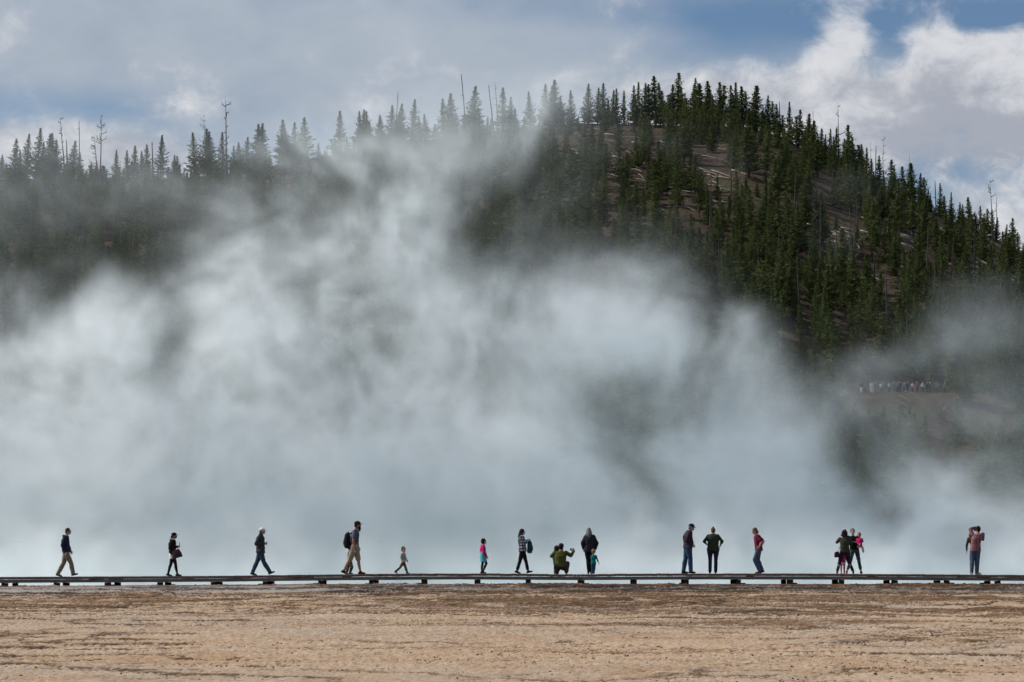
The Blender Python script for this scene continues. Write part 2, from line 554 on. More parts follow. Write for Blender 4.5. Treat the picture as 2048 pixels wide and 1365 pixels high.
# ------------------------------------------------------------------ steam rising from the spring
# brightness of the steam bank against the dark hill, row by row: {picture row: (column, grey level) ...}
BANK = {
    330: '0 96 128 98 256 102 384 75 450 112 512 125 600 132 700 142 768 152 832 157 900 150 950 138 985 116 1030 100 1100 98 1180 92 1250 68 1440 66 1500 50 1600 45 2048 45',
    360: '0 98 128 94 256 98 384 102 512 115 580 120 640 112 700 135 768 147 896 147 950 122 1000 98 1080 98 1130 96 1200 74 1300 50 1450 50 1600 45 1740 72 1790 68 1850 45 2048 45',
    420: '0 92 128 88 256 84 330 104 384 118 448 150 512 120 570 125 640 125 700 150 768 165 830 160 896 142 950 95 1000 80 1060 90 1100 84 1180 72 1230 56 1300 45 1500 45 1640 45 2048 45',
    480: '0 75 128 75 200 45 256 65 320 88 384 145 450 166 530 128 576 152 640 150 704 150 768 170 832 173 896 152 960 118 1010 84 1060 100 1120 98 1160 102 1200 82 1260 64 1300 52 1400 46 1600 45 1680 62 1740 58 1800 45 2048 45',
    540: '0 112 64 76 128 120 180 150 230 70 300 88 350 125 400 150 500 166 600 150 660 165 720 160 800 176 860 166 920 160 970 120 1020 98 1080 108 1130 98 1180 128 1230 110 1290 112 1350 94 1400 72 1450 56 1550 46 2048 45',
    600: '0 130 64 165 128 181 200 176 256 150 320 130 384 170 450 181 512 176 576 160 600 140 680 150 740 140 800 142 880 176 940 170 1010 164 1080 152 1130 152 1180 158 1230 160 1290 150 1340 106 1400 82 1460 58 1550 46 1800 45 1880 52 1930 86 1980 86 2048 62',
    650: '0 165 128 186 220 181 270 150 310 126 350 150 400 186 480 190 560 186 640 166 700 150 770 138 830 160 900 180 1024 162 1080 154 1140 170 1200 184 1260 188 1330 183 1370 145 1400 102 1460 154 1500 134 1550 70 1600 50 1850 56 1910 120 1980 112 2048 88',
    700: '0 165 30 150 130 181 220 181 290 122 330 130 370 166 430 186 600 171 650 166 700 150 770 130 830 156 900 172 1024 162 1090 168 1150 183 1200 191 1260 192 1330 184 1370 158 1410 130 1450 142 1490 163 1530 142 1570 88 1620 56 1700 50 1800 56 1880 100 1910 130 1980 110 2048 90',
    745: '0 175 200 178 290 140 330 150 380 172 450 181 600 162 690 142 770 160 900 171 1024 152 1090 166 1150 176 1210 176 1270 165 1330 160 1390 145 1450 142 1490 166 1540 156 1590 102 1640 84 1700 98 1750 116 1800 104 1870 86 1930 86 2048 84',
    790: '0 176 250 174 330 170 450 178 550 166 600 152 640 156 700 166 750 152 850 168 1024 150 1090 160 1150 160 1210 140 1270 128 1330 140 1390 140 1450 150 1510 161 1560 150 1610 118 1660 100 1740 112 1800 88 1880 74 1950 100 2010 108 2048 90',
    840: '0 177 430 172 600 160 730 162 900 172 1024 160 1090 174 1150 150 1210 124 1270 130 1330 140 1390 135 1450 160 1510 170 1570 166 1620 150 1680 116 1740 100 1800 92 1880 84 1950 94 2010 112 2048 96',
    890: '0 176 430 166 600 172 900 176 1024 179 1090 179 1140 160 1190 124 1250 108 1310 140 1370 165 1450 171 1530 178 1600 179 1650 150 1700 80 1750 74 1800 98 1860 110 1920 85 1980 92 2048 80',
    940: '0 177 480 174 1024 179 1100 179 1160 160 1220 126 1280 140 1340 166 1420 175 1500 178 1600 179 1660 150 1710 76 1760 84 1810 136 1870 152 1920 152 1970 130 2048 98',
    990: '0 178 490 172 1024 179 1100 179 1180 170 1240 132 1290 132 1340 160 1400 175 1500 179 1600 179 1680 162 1740 122 1800 152 1860 170 1930 171 2000 160 2048 142',
    1040: '0 178 480 172 560 178 1180 177 1240 160 1300 152 1360 174 1500 178 1700 172 1760 164 1850 176 2048 170',
    1090: '0 178 1240 174 1320 172 1400 178 2048 177',
    1160: '0 179 2048 179'}
TAU_PX = np.arange(-320, 2400, 32).astype(float)
TAU_PY = [110.0, 165.0, 220.0, 275.0] + [float(k) for k in BANK]
HIGH = [('0 0', 0), ('0 0 380 0 600 .04 900 .08 1000 .14 1060 .12 1140 .03 1200 0', 0),
        ('0 .03 380 .06 560 .20 700 .32 830 .34 900 .36 945 .28 1000 .48 1090 .42 1140 .30 1190 .16 1260 .06 1320 0', 0),
        ('0 .10 128 .14 256 .12 321 .13 420 .16 450 .26 512 .32 600 .42 680 .46 740 .48 830 .50 900 .52 960 .54 1010 .54 1060 .44 1120 .34 1180 .22 1240 .12 1300 .05 1380 .01 1440 .03 1500 0', 0)]


def _row(txt):
    v = np.array([float(q) for q in txt.split()]).reshape(-1, 2)
    return np.interp(TAU_PX, v[:, 0], v[:, 1])


def _lin(g):
    return (g / 255.0) ** 2.2


ALPHA = [_row(h[0]) for h in HIGH]
for _py, _t in BANK.items():
    _top = np.interp(_py, [700, 900, 1040], [195, 182, 179.6])
    ALPHA.append(np.clip((_lin(_row(_t)) - _lin(47.0)) / (_lin(_top) - _lin(47.0)), 0, 0.982))
ALPHA = np.array(ALPHA)
TAU_PY = np.array(TAU_PY)


def interp2(px, py, T=None):
    """optical thickness of the curtain at picture-plane positions, from the opacity table"""
    T = ALPHA
    ix = np.clip(np.searchsorted(TAU_PX, px) - 1, 0, len(TAU_PX) - 2)
    iy = np.clip(np.searchsorted(TAU_PY, py) - 1, 0, len(TAU_PY) - 2)
    fx = np.clip((px - TAU_PX[ix]) / (TAU_PX[ix + 1] - TAU_PX[ix]), 0, 1)
    fy = np.clip((py - TAU_PY[iy]) / (TAU_PY[iy + 1] - TAU_PY[iy]), 0, 1)
    a = (T[iy, ix] * (1 - fx) + T[iy, ix + 1] * fx) * (1 - fy) + (T[iy + 1, ix] * (1 - fx) + T[iy + 1, ix + 1] * fx) * fy
    return -np.log(1 - a)


SX0, SX1, SY0, SY1, SZ0, SZ1 = -46.0, 46.0, 108.0, 206.0, 1.0, 33.5

S_REF = 165.0
VOX, VOXY = 0.30, 0.8
STEAM_GAIN, STEAM_STEP, STEAM_TIE = 1.0, 2.5, 0.7


def fft_noise(shape, slope, seed, fy=1.0):
    r = np.random.default_rng(seed).standard_normal(shape).astype(np.float32)
    F = np.fft.rfftn(r)
    kx = np.fft.fftfreq(shape[0])[:, None, None] 
    ky = np.fft.fftfreq(shape[1])[None, :, None] * fy * 2.2
    kz = np.fft.rfftfreq(shape[2])[None, None, :] 
    k = np.sqrt(kx ** 2 + ky ** 2 + kz ** 2)
    k0 = 1.0 / STEAM_BIG
    F *= (k ** 2 + k0 ** 2) ** (-slope / 2)
    F[0, 0, 0] = 0
    g = np.fft.irfftn(F, s=shape, axes=(0, 1, 2)).astype(np.float32)
    return g / g.std()


def build_steam():
    nx, ny, nz = [int(round((b - a) / v)) + 1 for a, b, v in ((SX0, SX1, VOX), (SY0, SY1, VOXY), (SZ0, SZ1, VOX))]
    global STEAM_BIG
    STEAM_BIG = 26.0 / VOX
    fy = VOX / VOXY * 1.0      # keeps features round in metres
    x = np.linspace(SX0, SX1, nx, dtype=np.float32)
    y = np.linspace(SY0, SY1, ny, dtype=np.float32)
    z = np.linspace(SZ0, SZ1, nz, dtype=np.float32)
    g = fft_noise((nz, ny, nx), 2.0, 5, fy)
    # domain warp: curls the puffs
    w1 = fft_noise((nz, ny, nx), 3.0, 6, fy)
    w2 = fft_noise((nz, ny, nx), 3.0, 7, fy)
    iz = np.arange(nz)[:, None, None]; iy = np.arange(ny)[None, :, None]; ix = np.arange(nx)[None, None, :]
    a = 2.4 / VOX
    jx = np.mod((ix + a * w1).round().astype(np.int32), nx)
    jz = np.mod((iz + a * w2).round().astype(np.int32), nz)
    g = g[jz, np.broadcast_to(iy, g.shape), jx]
    del jx, jz
    # billows: rounded puffs with creases
    bl = 1.0 - np.abs(fft_noise((nz, ny, nx), 2.3, 8, fy)) * 0.9
    X = x[None, None, :]; Y = y[None, :, None]; Z = z[:, None, None]
    # envelope on the x-z plane at the curtain's own distance, wobbling with the warp fields
    PX = CX + (X[:, :1] + 0.9 * w1.mean(axis=1, keepdims=True)* 1.6) / S_REF * FPX
    PY = HORIZON - (Z + 0.7 * w2.mean(axis=1, keepdims=True) * 1.6 - EYE) / S_REF * FPX
    del w1, w2
    tau = interp2(PX, PY).astype(np.float32)
    del PX, PY
    low = np.clip((6.0 - Z) / 6.0, 0, 1)
    sig = 5.0 + 13.0 * low ** 2
    cen = S_REF - 6.0 * low
    prof = np.exp(-((Y - cen) / sig) ** 2) / (1.7725 * sig)
    d = tau * prof
    w = 0.55 + 0.45 * np.clip(Z / 30, 0, 1)
    mod = np.exp(w * 1.0 * g - 0.4) * (0.35 + 0.9 * np.clip(bl, 0, 1))
    d = d * mod * STEAM_GAIN
    # keep the average thickness of the curtain what the envelope asks for
    have = d.sum(axis=1) * VOXY
    want = tau[:, 0, :]
    fz = np.fft.fftfreq(2 * nz)[:, None]; fx_ = np.fft.rfftfreq(have.shape[1])[None, :]
    G = np.exp(-2 * (math.pi * STEAM_TIE / VOX) ** 2 * (fz ** 2 + fx_ ** 2))
    sm2 = lambda q: np.fft.irfft2(np.fft.rfft2(np.pad(q, ((0, nz), (0, 0)), 'edge')) * G, s=(2 * nz, nx))[:nz]
    ratio = np.clip((sm2(want) + 0.004) / (np.maximum(sm2(have), 0) + 0.004), 0.15, 5)
    d = d * ratio[:, None, :].astype(np.float32)
    d = d * np.clip((Y - SY0) / 6, 0, 1) * np.clip((SY1 - Y) / 6, 0, 1) * np.clip((X - SX0) / 4, 0, 1) * np.clip((SX1 - X) / 4, 0, 1) * np.clip((SZ1 - Z) / 2, 0, 1)
    d[d < 2e-4] = 0
    d = d.astype(np.float32)
    me = bpy.data.meshes.new('steam')
    n = nx * ny * nz
    me.vertices.add(n)
    at_ = me.attributes.new('steam_density', 'FLOAT', 'POINT')
    at_.data.foreach_set('value', d.ravel())
    del d, g, bl, mod, tau
    o = bpy.data.objects.new('steam', me)
    COL.objects.link(o)
    ng = bpy.data.node_groups.new('steam field', 'GeometryNodeTree')
    ng.interface.new_socket('Geometry', in_out='INPUT', socket_type='NodeSocketGeometry')
    ng.interface.new_socket('Geometry', in_out='OUTPUT', socket_type='NodeSocketGeometry')
    gi = ng.nodes.new('NodeGroupInput'); go = ng.nodes.new('NodeGroupOutput')
    vc = ng.nodes.new('GeometryNodeVolumeCube')
    vc.inputs['Min'].default_value = (SX0, SY0, SZ0)
    vc.inputs['Max'].default_value = (SX1, SY1, SZ1)
    vc.inputs['Resolution X'].default_value = nx
    vc.inputs['Resolution Y'].default_value = ny
    vc.inputs['Resolution Z'].default_value = nz
    pos = ng.nodes.new('GeometryNodeInputPosition')
    sp = ng.nodes.new('ShaderNodeSeparateXYZ')
    ng.links.new(pos.outputs[0], sp.inputs[0])

    def idx(i, lo, hi, cnt):
        v = math_node(ng, 'MULTIPLY', math_node(ng, 'SUBTRACT', sp.outputs[i], lo), (cnt - 1) / (hi - lo))
        return math_node(ng, 'MINIMUM', math_node(ng, 'MAXIMUM', math_node(ng, 'ROUND', v), 0.0), cnt - 1.0)
    fi = ng.nodes.new('FunctionNodeFloatToInt')
    # integer arithmetic keeps indices exact
    def imath(op, a_, b_):
        k = ng.nodes.new('FunctionNodeIntegerMath'); k.operation = op
        for s_, v_ in zip(k.inputs, (a_, b_)):
            if isinstance(v_, int):
                s_.default_value = v_
            else:
                ng.links.new(v_, s_)
        return k.outputs[0]
    def toint(v):
        k = ng.nodes.new('FunctionNodeFloatToInt'); ng.links.new(v, k.inputs[0]); return k.outputs[0]
    ng.nodes.remove(fi)
    i_x, i_y, i_z = toint(idx(0, SX0, SX1, nx)), toint(idx(1, SY0, SY1, ny)), toint(idx(2, SZ0, SZ1, nz))
    lin = imath('ADD', imath('MULTIPLY', imath('ADD', imath('MULTIPLY', i_z, ny), i_y), nx), i_x)
    si = ng.nodes.new('GeometryNodeSampleIndex')
    si.data_type = 'FLOAT'; si.domain = 'POINT'
    na = ng.nodes.new('GeometryNodeInputNamedAttribute'); na.data_type = 'FLOAT'
    na.inputs['Name'].default_value = 'steam_density'
    ng.links.new(gi.outputs[0], si.inputs['Geometry'])
    ng.links.new(na.outputs[0], si.inputs['Value'])
    ng.links.new(lin, si.inputs['Index'])
    ng.links.new(si.outputs[0], vc.inputs['Density'])
    sm = ng.nodes.new('GeometryNodeSetMaterial')
    m = bpy.data.materials.new('mat steam')
    m.use_nodes = True
    t = m.node_tree
    t.nodes.clear()
    out = t.nodes.new('ShaderNodeOutputMaterial')
    pv = t.nodes.new('ShaderNodeVolumePrincipled')
    pv.inputs['Color'].default_value = (0.99, 0.992, 0.99, 1)
    pv.inputs['Density'].default_value = 1.0
    pv.inputs['Anisotropy'].default_value = 0.32
    t.links.new(pv.outputs[0], out.inputs['Volume'])
    m.cycles.volume_interpolation = 'LINEAR'
    m.cycles.volume_step_rate = STEAM_STEP
    sm.inputs['Material'].default_value = m
    me.materials.append(m)
    ng.links.new(vc.outputs[0], sm.inputs[0])
    ng.links.new(sm.outputs[0], go.inputs[0])
    md = o.modifiers.new('steam', 'NODES')
    md.node_group = ng
    tag(o, 'white steam billowing up from the hot spring behind the boardwalk', kind='stuff')



build_steam()

# ------------------------------------------------------------------ trees
def foliage_mat():
    m, t, b = material('mat needles')
    oi = N(t, 'ShaderNodeObjectInfo')
    P = N(t, 'ShaderNodeTexCoord').outputs['Object']
    n = noise(t, mapping(t, P, (1.2, 1.2, 1.2)), 1.0, 3, 0.6)
    c = mix_col(t, oi.outputs['Random'], (0.034, 0.058, 0.028), (0.105, 0.136, 0.056))
    c = mix_col(t, smooth(t, n, 0.40, 0.62, 0, 0.7), c, (0.155, 0.170, 0.064))
    out = t.nodes['Material Output']
    t.nodes.remove(b)
    d = N(t, 'ShaderNodeBsdfDiffuse'); tr = N(t, 'ShaderNodeBsdfTranslucent')
    t.links.new(c, d.inputs[0])
    t.links.new(mix_col(t, 0.5, c, (0.16, 0.17, 0.055)), tr.inputs[0])
    mx = N(t, 'ShaderNodeMixShader'); mx.inputs[0].default_value = 0.25
    t.links.new(d.outputs[0], mx.inputs[1]); t.links.new(tr.outputs[0], mx.inputs[2])
    t.links.new(mx.outputs[0], out.inputs[0])
    return m


M_NEEDLE = foliage_mat()
M_BARK = plain('mat bark', (0.060, 0.045, 0.036), 0.95, 0.4, 3.0)
M_SNAG = plain('mat dead wood', (0.070, 0.058, 0.052), 0.9, 0.4, 2.0)
M_LOG = plain('mat bleached log', (0.28, 0.25, 0.215), 0.85, 0.3, 1.2)


def tube(pts, radii, sides=6):
    """tapered tube along a polyline -> verts, faces(list of quads)"""
    pts = np.asarray(pts, float)
    v, f = [], []
    for i, p in enumerate(pts):
        d = pts[min(i + 1, len(pts) - 1)] - pts[max(i - 1, 0)]
        d /= np.linalg.norm(d) + 1e-9
        up = np.array([0, 0, 1.0]) if abs(d[2]) < 0.9 else np.array([1.0, 0, 0])
        a = np.cross(d, up); a /= np.linalg.norm(a)
        b_ = np.cross(d, a)
        for k in range(sides):
            th = 2 * math.pi * k / sides
            v.append(p + radii[i] * (a * math.cos(th) + b_ * math.sin(th)))
    for i in range(len(pts) - 1):
        for k in range(sides):
            a0, a1 = i * sides + k, i * sides + (k + 1) % sides
            f.append((a0, a1, a1 + sides, a0 + sides))
    return v, f


class Soup:
    def __init__(self):
        self.v, self.f = [], []

    def add(self, v, f):
        o = len(self.v)
        self.v.extend([tuple(map(float, p)) for p in v])
        self.f.extend([tuple(i + o for i in q) for q in f])

    def mesh(self, name, mat, sm=False):
        me = bpy.data.meshes.new(name)
        me.from_pydata(self.v, [], self.f)
        me.update()
        me.materials.append(mat)
        if sm:
            me.polygons.foreach_set('use_smooth', np.ones(len(me.polygons), dtype=bool))
        return me


def crown_mesh(seed, R0, base, power, dens, droop, ragged):
    """needle clumps on whorled branches; tree height 10"""
    r = np.random.default_rng(seed)
    P, S = [], []
    h = base
    while h < 9.75:
        t = (h - base) / (10 - base)
        L0 = R0 * max(0.04, (1 - t)) ** power * (0.55 + 0.45 * min(1, (t + 0.05) * 9))
        nb = max(3, int(r.integers(4, 7)))
        a0 = r.random() * 6.28
        side_gap = r.random() * 6.28
        for k in range(nb):
            az = a0 + k * 6.283 / nb + r.normal(0, 0.25)
            L = L0 * (1 + ragged * r.normal(0, 0.34))
            if r.random() < ragged * 0.25:
                L *= 0.35
            L = max(0.10, L)
            up0 = 0.55 * t - droop * (1 - t) + r.normal(0, 0.08)
            nc = max(3, int(L * 7.5 * dens))
            for c in range(nc):
                s = (c + 0.6) / nc
                s = s ** 0.8
                w = 0.16 * L * (1 - s * 0.7) + 0.05
                q = np.array([math.cos(az) * L * s, math.sin(az) * L * s, h + up0 * L * s + 0.22 * L * s * s])
                q += np.array([-math.sin(az), math.cos(az), 0]) * r.normal(0, w)
                q[2] += r.normal(0, 0.07)
                P.append(q)
                S.append((0.17 + 0.13 * (1 - t)) * (0.8 + 0.5 * r.random()))
        h += (0.20 + 0.20 * (1 - t)) * (0.85 + 0.4 * r.random())
    P.append(np.array([0, 0, 9.85])); S.append(0.12)
    P.append(np.array([0, 0, 9.65])); S.append(0.14)
    P = np.array(P); S = np.array(S)
    V, F = [], []
    n = len(P)
    for rep in range(2):
        d1 = r.normal(size=(n, 3)); d1[:, 2] = d1[:, 2] * 0.6 + 0.35
        rad = P * np.array([1, 1, 0]); rad /= np.linalg.norm(rad, axis=1, keepdims=True) + 1e-6
        d1 += rad * 0.9
        d1 /= np.linalg.norm(d1, axis=1, keepdims=True)
        d2 = np.cross(d1, r.normal(size=(n, 3))); d2 /= np.linalg.norm(d2, axis=1, keepdims=True)
        a = P - d1 * S[:, None] * 0.7 + d2 * S[:, None] * 0.42
        b_ = P - d1 * S[:, None] * 0.7 - d2 * S[:, None] * 0.42
        c_ = P + d1 * S[:, None] * 1.0
        o = len(V) * 0 + rep * 3 * n
        V.append(np.stack([a, b_, c_], 1).reshape(-1, 3))
        F.append(o + np.arange(3 * n).reshape(-1, 3))
    V = np.concatenate(V); F = np.concatenate(F)
    me = bpy.data.meshes.new('crown')
    me.vertices.add(len(V)); me.vertices.foreach_set('co', V.astype(np.float32).ravel())
    me.loops.add(F.size); me.loops.foreach_set('vertex_index', F.ravel().astype(np.int32))
    me.polygons.add(len(F))
    me.polygons.foreach_set('loop_start', np.arange(0, F.size, 3, dtype=np.int32))
    me.polygons.foreach_set('loop_total', np.full(len(F), 3, dtype=np.int32))
    me.update(calc_edges=True)
    me.materials.append(M_NEEDLE)
    return me


def trunk_mesh(seed, base):
    r = np.random.default_rng(seed + 100)
    zs = np.linspace(-0.6, 9.7, 9)
    off = np.cumsum(r.normal(0, 0.012, (9, 2)), axis=0)
    pts = [(off[i, 0], off[i, 1], z) for i, z in enumerate(zs)]
    rad = [0.135 * (1 - (z + 0.6) / 10.6) + 0.015 for z in zs]
    s = Soup()
    s.add(*tube(pts, rad, 6))
    for k in range(10):      # dead lower limbs
        z = 0.5 + r.random() * max(0.8, base)
        az = r.random() * 6.28
        L = 0.3 + 0.5 * r.random()
        s.add(*tube([(0, 0, z), (math.cos(az) * L, math.sin(az) * L, z - 0.1 + 0.15 * r.random())], [0.025, 0.008], 3))
    return s.mesh('trunk', M_BARK)


SPECS = [  # seed, radius, crown base, power, density, droop, ragged
    (1, 1.75, 0.7, 0.95, 1.0, 0.10, 0.55), (2, 1.35, 1.6, 0.80, 1.0, 0.05, 0.8),
    (3, 2.00, 0.4, 1.10, 1.0, 0.15, 0.5), (4, 1.20, 2.6, 0.70, 0.9, 0.05, 1.0),
    (5, 1.55, 1.0, 0.85, 1.1, 0.12, 0.7), (6, 1.85, 0.5, 0.90, 0.9, 0.05, 0.9),
    (7, 1.10, 1.2, 0.75, 1.2, 0.08, 0.6), (8, 2.20, 0.3, 1.00, 0.9, 0.10, 0.7),
    (9, 1.45, 3.2, 0.55, 0.7, 0.10, 1.3), (10, 1.60, 1.8, 0.60, 0.8, 0.00, 1.1), (11, 1.90, 0.6, 1.25, 1.1, 0.18, 0.6), (12, 1.30, 2.2, 0.50, 1.0, 0.05, 0.9)]
CROWNS = [crown_mesh(*s) for s in SPECS]
TRUNKS = [trunk_mesh(s[0], s[2]) for s in SPECS]
PROTO = []
PINES_PLACED = []


def _lean(r_, a=0.035):
    return float(r_.normal(0, a))


LR = np.random.default_rng(77)


def pine(x, y, z, h, variant, rz, label, group, wide=1.0, lean=0.0):
    t = empty('pine_tree', (x, y, z), rz)
    t.rotation_euler = (_lean(LR), _lean(LR), rz)
    s = h / 10.0
    t.scale = (s * wide, s * wide, s)
    if len(PROTO) <= variant or PROTO[variant] is None:
        while len(PROTO) <= variant:
            PROTO.append(None)
        c = bpy.data.objects.new('crown', CROWNS[variant]); k = bpy.data.objects.new('trunk', TRUNKS[variant])
        PROTO[variant] = (c, k)
    else:
        c, k = PROTO[variant][0].copy(), PROTO[variant][1].copy()
    for q in (c, k):
        COL.objects.link(q)
        q.parent = t
    tag(t, label, 'pine tree', group)
    PINES_PLACED.append((x, y))
    return t


# skyline trees: picture column and row of each tip, left to right
SKY = [(4, 309), (11, 326), (31, 277), (42, 300), (52, 268), (75, 256), (86, 284), (94.5, 265), (105, 265), (112, 279), (144, 281), (158, 303), (193, 323),
       (232, 300), (255, 301), (267, 290), (284, 301), (295, 288), (321, 270), (348, 310), (356, 312), (391, 265), (414, 257), (419, 262), (446, 265),
       (468, 291), (479, 285), (492, 274), (514, 248), (524, 246), (567, 239), (573, 248), (587, 244), (599, 270), (610, 235), (637, 286), (649, 298),
       (680, 220), (695, 272), (718, 221), (725, 219), (733, 222), (741, 242), (757, 229), (762, 231), (783, 210), (794, 222), (802, 206), (826, 199),
       (839, 232), (853, 227), (888, 196), (904.5, 185), (927.5, 229), (946, 170), (959, 222), (974, 232), (982, 236), (1007, 174), (1022, 194),
       (1030, 216), (1061, 183), (1090, 168.5), (1099, 172), (1111, 160), (1121, 191), (1142.5, 180), (1176, 167), (1195, 175), (1205, 166),
       (1215, 198), (1224, 180), (1233, 177), (1248, 180), (1267, 171), (1276, 164), (1290, 166), (1300, 167), (1311, 152), (1321, 165),
       (1327, 181), (1343, 169), (1353, 145), (1366, 173), (1382, 166), (1392, 157), (1402, 165), (1417, 162), (1423.5, 170), (1439, 164),
       (1446, 170), (1464, 170), (1471, 164), (1484.5, 172), (1494, 181), (1507, 181), (1511.5, 171), (1525.5, 213), (1535, 190), (1548, 202),
       (1555, 208), (1564, 230), (1579, 203), (1597, 219), (1612, 226), (1617.5, 237), (1629, 241), (1642, 257), (1649, 268), (1659, 258),
       (1671, 256), (1688, 275), (1698.5, 250), (1709, 274), (1718, 289), (1723.5, 288), (1733, 295), (1758.6, 311), (1781, 319), (1790, 329), (1806, 333),
       (1821, 326), (1840, 346), (1850.6, 354), (1856, 377), (1862, 386), (1882, 365), (1902, 384), (1918, 404), (1926, 408), (1939, 394.5),
       (1951, 423), (1960, 412), (1974, 417), (1983, 420), (1993, 435), (2010, 448), (2023, 436), (2035, 465), (2046, 484)]


def ordinal(n):
    if 10 <= n % 100 <= 20:
        return '%dth' % n
    return '%d%s' % (n, {1: 'st', 2: 'nd', 3: 'rd'}.get(n % 10, 'th'))


def place_skyline():
    r = np.random.default_rng(3)
    n = len(SKY)
    for i, (px, py) in enumerate(SKY):
        Dp = float(ridge_depth(px)) - r.random() * 7
        tip = at(px, py, Dp)
        x = tip.x
        z = float(hill_z(x, Dp))
        h = tip.z - z
        if px > 1500:                      # rooted a little lower on the falling crest
            z -= 0.3
            h = tip.z - z
        gap = min([abs(px - q[0]) for q in SKY if q[0] != px])
        solo = gap > 18
        v = [0, 2, 5, 7][int(r.integers(4))] if (solo or px < 1300) else [1, 2, 4, 6, 0, 5][int(r.integers(6))] if r.random() < .7 else 9 + int(r.integers(3))
        want = 0.25 if px < 1150 else 0.20
        wide = want / (SPECS[v][1] / 10.0) * (0.9 + 0.25 * r.random())
        wide = float(np.clip(wide, 0.75, 2.0))
        if px < 700:
            zone = 'on the low left ridge'
        elif px < 1150:
            zone = 'veiled by steam on the middle ridge'
        elif px < 1560:
            zone = 'on the hilltop crest'
        else:
            zone = 'on the falling right ridge'
        size = 'tall' if h > 10.5 else ('short' if h < 7 else 'mid-sized')
        if i < n / 2:
            lab = '%s pine %s, %s skyline tree from the left' % (size, zone, ordinal(i + 1))
        else:
            lab = '%s pine %s, %s skyline tree from the right' % (size, zone, ordinal(n - i))
        pine(x, Dp, z, h / 0.995, v, r.random() * 6.28, lab, 'pines standing along the skyline', wide)


place_skyline()


# ------------------------------------------------------------------ dead standing trees
def snag(px, top, base_px, base_py, Dp, label, kind='spire', w=0.16, seed=0, group='dead trees on the hill'):
    r = np.random.default_rng(seed + 500)
    w = w * 1.3
    if base_py is None:
        b0 = at(base_px, 500, Dp)
        zb = float(hill_z(b0.x, Dp))
        b0 = Vector((b0.x, Dp, zb - 0.3))
    else:
        b0 = at(base_px, base_py, Dp)
        b0.z = min(b0.z, float(hill_z(b0.x, Dp)) - 0.2)
    tp = at(px, top, Dp) - b0
    H = tp.length
    s = Soup()
    pts = []
    for k in range(7):
        q = tp * (k / 6)
        pts.append((q.x + r.normal(0, 0.05) * (0 < k < 6), q.y + r.normal(0, 0.05), q.z))
    end = 0.35 if kind in ('broken', 'stub') else 0.08
    s.add(*tube(pts, [w * (1 - (1 - end) * (k / 6)) for k in range(7)], 7))
    if kind in ('broken', 'stub'):
        q = pts[-1]
        s.add(*tube([q, (q[0] + 0.05, q[1], q[2] + 0.5)], [w * end, 0.01], 4))
    nb = {'spire': 10, 'broken': 3, 'stub': 0, 'branchy': 15, 'fork': 12, 'left': 20}[kind]
    if nb:
        for k in range(nb):
            f_ = (0.25 + 0.72 * r.random()) if kind != 'fork' else (0.45 + 0.53 * r.random())
            L = H * (0.02 + 0.07 * r.random() ** 1.5) * ({'branchy': 1.5, 'fork': 1.9, 'left': 2.2}.get(kind, 0.8)) * (1.4 - f_ * 0.85)
            az = r.random() * 6.28
            if kind == 'left':
                az = math.pi + r.normal(0, 0.5)
            elif kind in ('fork', 'branchy'):
                az = r.random() * 6.28
            rise = {'fork': 1.3, 'branchy': 1.0, 'left': 0.6}.get(kind, 0.1)
            a = tp * f_
            c1 = a + Vector((math.cos(az), math.sin(az), -0.05 + rise * 0.4)) * L * 0.5
            c2_ = c1 + Vector((math.cos(az) * 0.7, math.sin(az), rise + 0.2)).normalized() * L * 0.5
            s.add(*tube([a, c1, c2_], [w * 0.42, w * 0.30, w * 0.12], 4))
            if kind in ('fork', 'branchy', 'left'):
                c3 = c1 + Vector((math.cos(az) * 1.0, math.sin(az), rise * 0.2)).normalized() * L * 0.35
                s.add(*tube([c1, c3], [w * 0.24, w * 0.10], 3))
    t = bpy.data.objects.new('dead_tree', s.mesh('dead_tree', M_SNAG, True)); COL.objects.link(t); t.location = b0
    tag(t, label, 'dead tree', group)
    PINES_PLACED.append((b0.x, b0.y))


G_SN = 'dead trees along the skyline'
snag(120, 235, 130, None, 722, 'bare grey dead tree leaning left with broken forks, above the left ridge pines', 'branchy', .22, 1, G_SN)
snag(133, 283, 135, None, 722, 'thick snapped dead trunk right beside the leaning forked dead tree', 'broken', .26, 2, G_SN)
snag(158, 244, 157, None, 722, 'thin straight limbless dead pole on the left ridge', 'broken', .15, 3, G_SN)
snag(188, 269, 196, None, 722, 'dead tree with long bare branches all reaching left, on the left ridge', 'left', .20, 4, G_SN)
snag(203, 230, 199, None, 723, 'tall split-topped dead tree behind the one whose branches reach left', 'fork', .20, 5, G_SN)
snag(213, 341, 213, None, 722, 'short dark stump alone in the skyline gap', 'stub', .20, 6, G_SN)
snag(304, 286, 306, None, 720, 'thick snapped dead trunk close beside a full pine on the left ridge', 'broken', .24, 7, G_SN)
snag(407, 230, 413, None, 722, 'thin forked dead top poking out of a dense pine clump', 'fork', .12, 8, G_SN)
snag(451, 195, 453, None, 720, 'tallest dead tree on the left ridge with upswept bare branches', 'branchy', .25, 9, G_SN)
snag(796, 186, 788, None, 724, 'short dead spike leaning right out of the steam-veiled pines', 'broken', .16, 10, G_SN)
snag(922.5, 151, 933, None, 724, 'tall straight dead pole leaning left, highest of the steam-veiled ridge', 'broken', .19, 11, G_SN)
snag(977.5, 173, 989, None, 724, 'pale slanted dead pole leaning left, veiled in steam', 'broken', .19, 12, G_SN)
snag(990, 163, 998, None, 726, 'dead pole with crooked whip-like top beside a steam-veiled pine', 'spire', .15, 13, G_SN)
snag(1559, 207, 1562, None, 725, 'dark bare spike right of the hilltop pines', 'broken', .20, 14, G_SN)
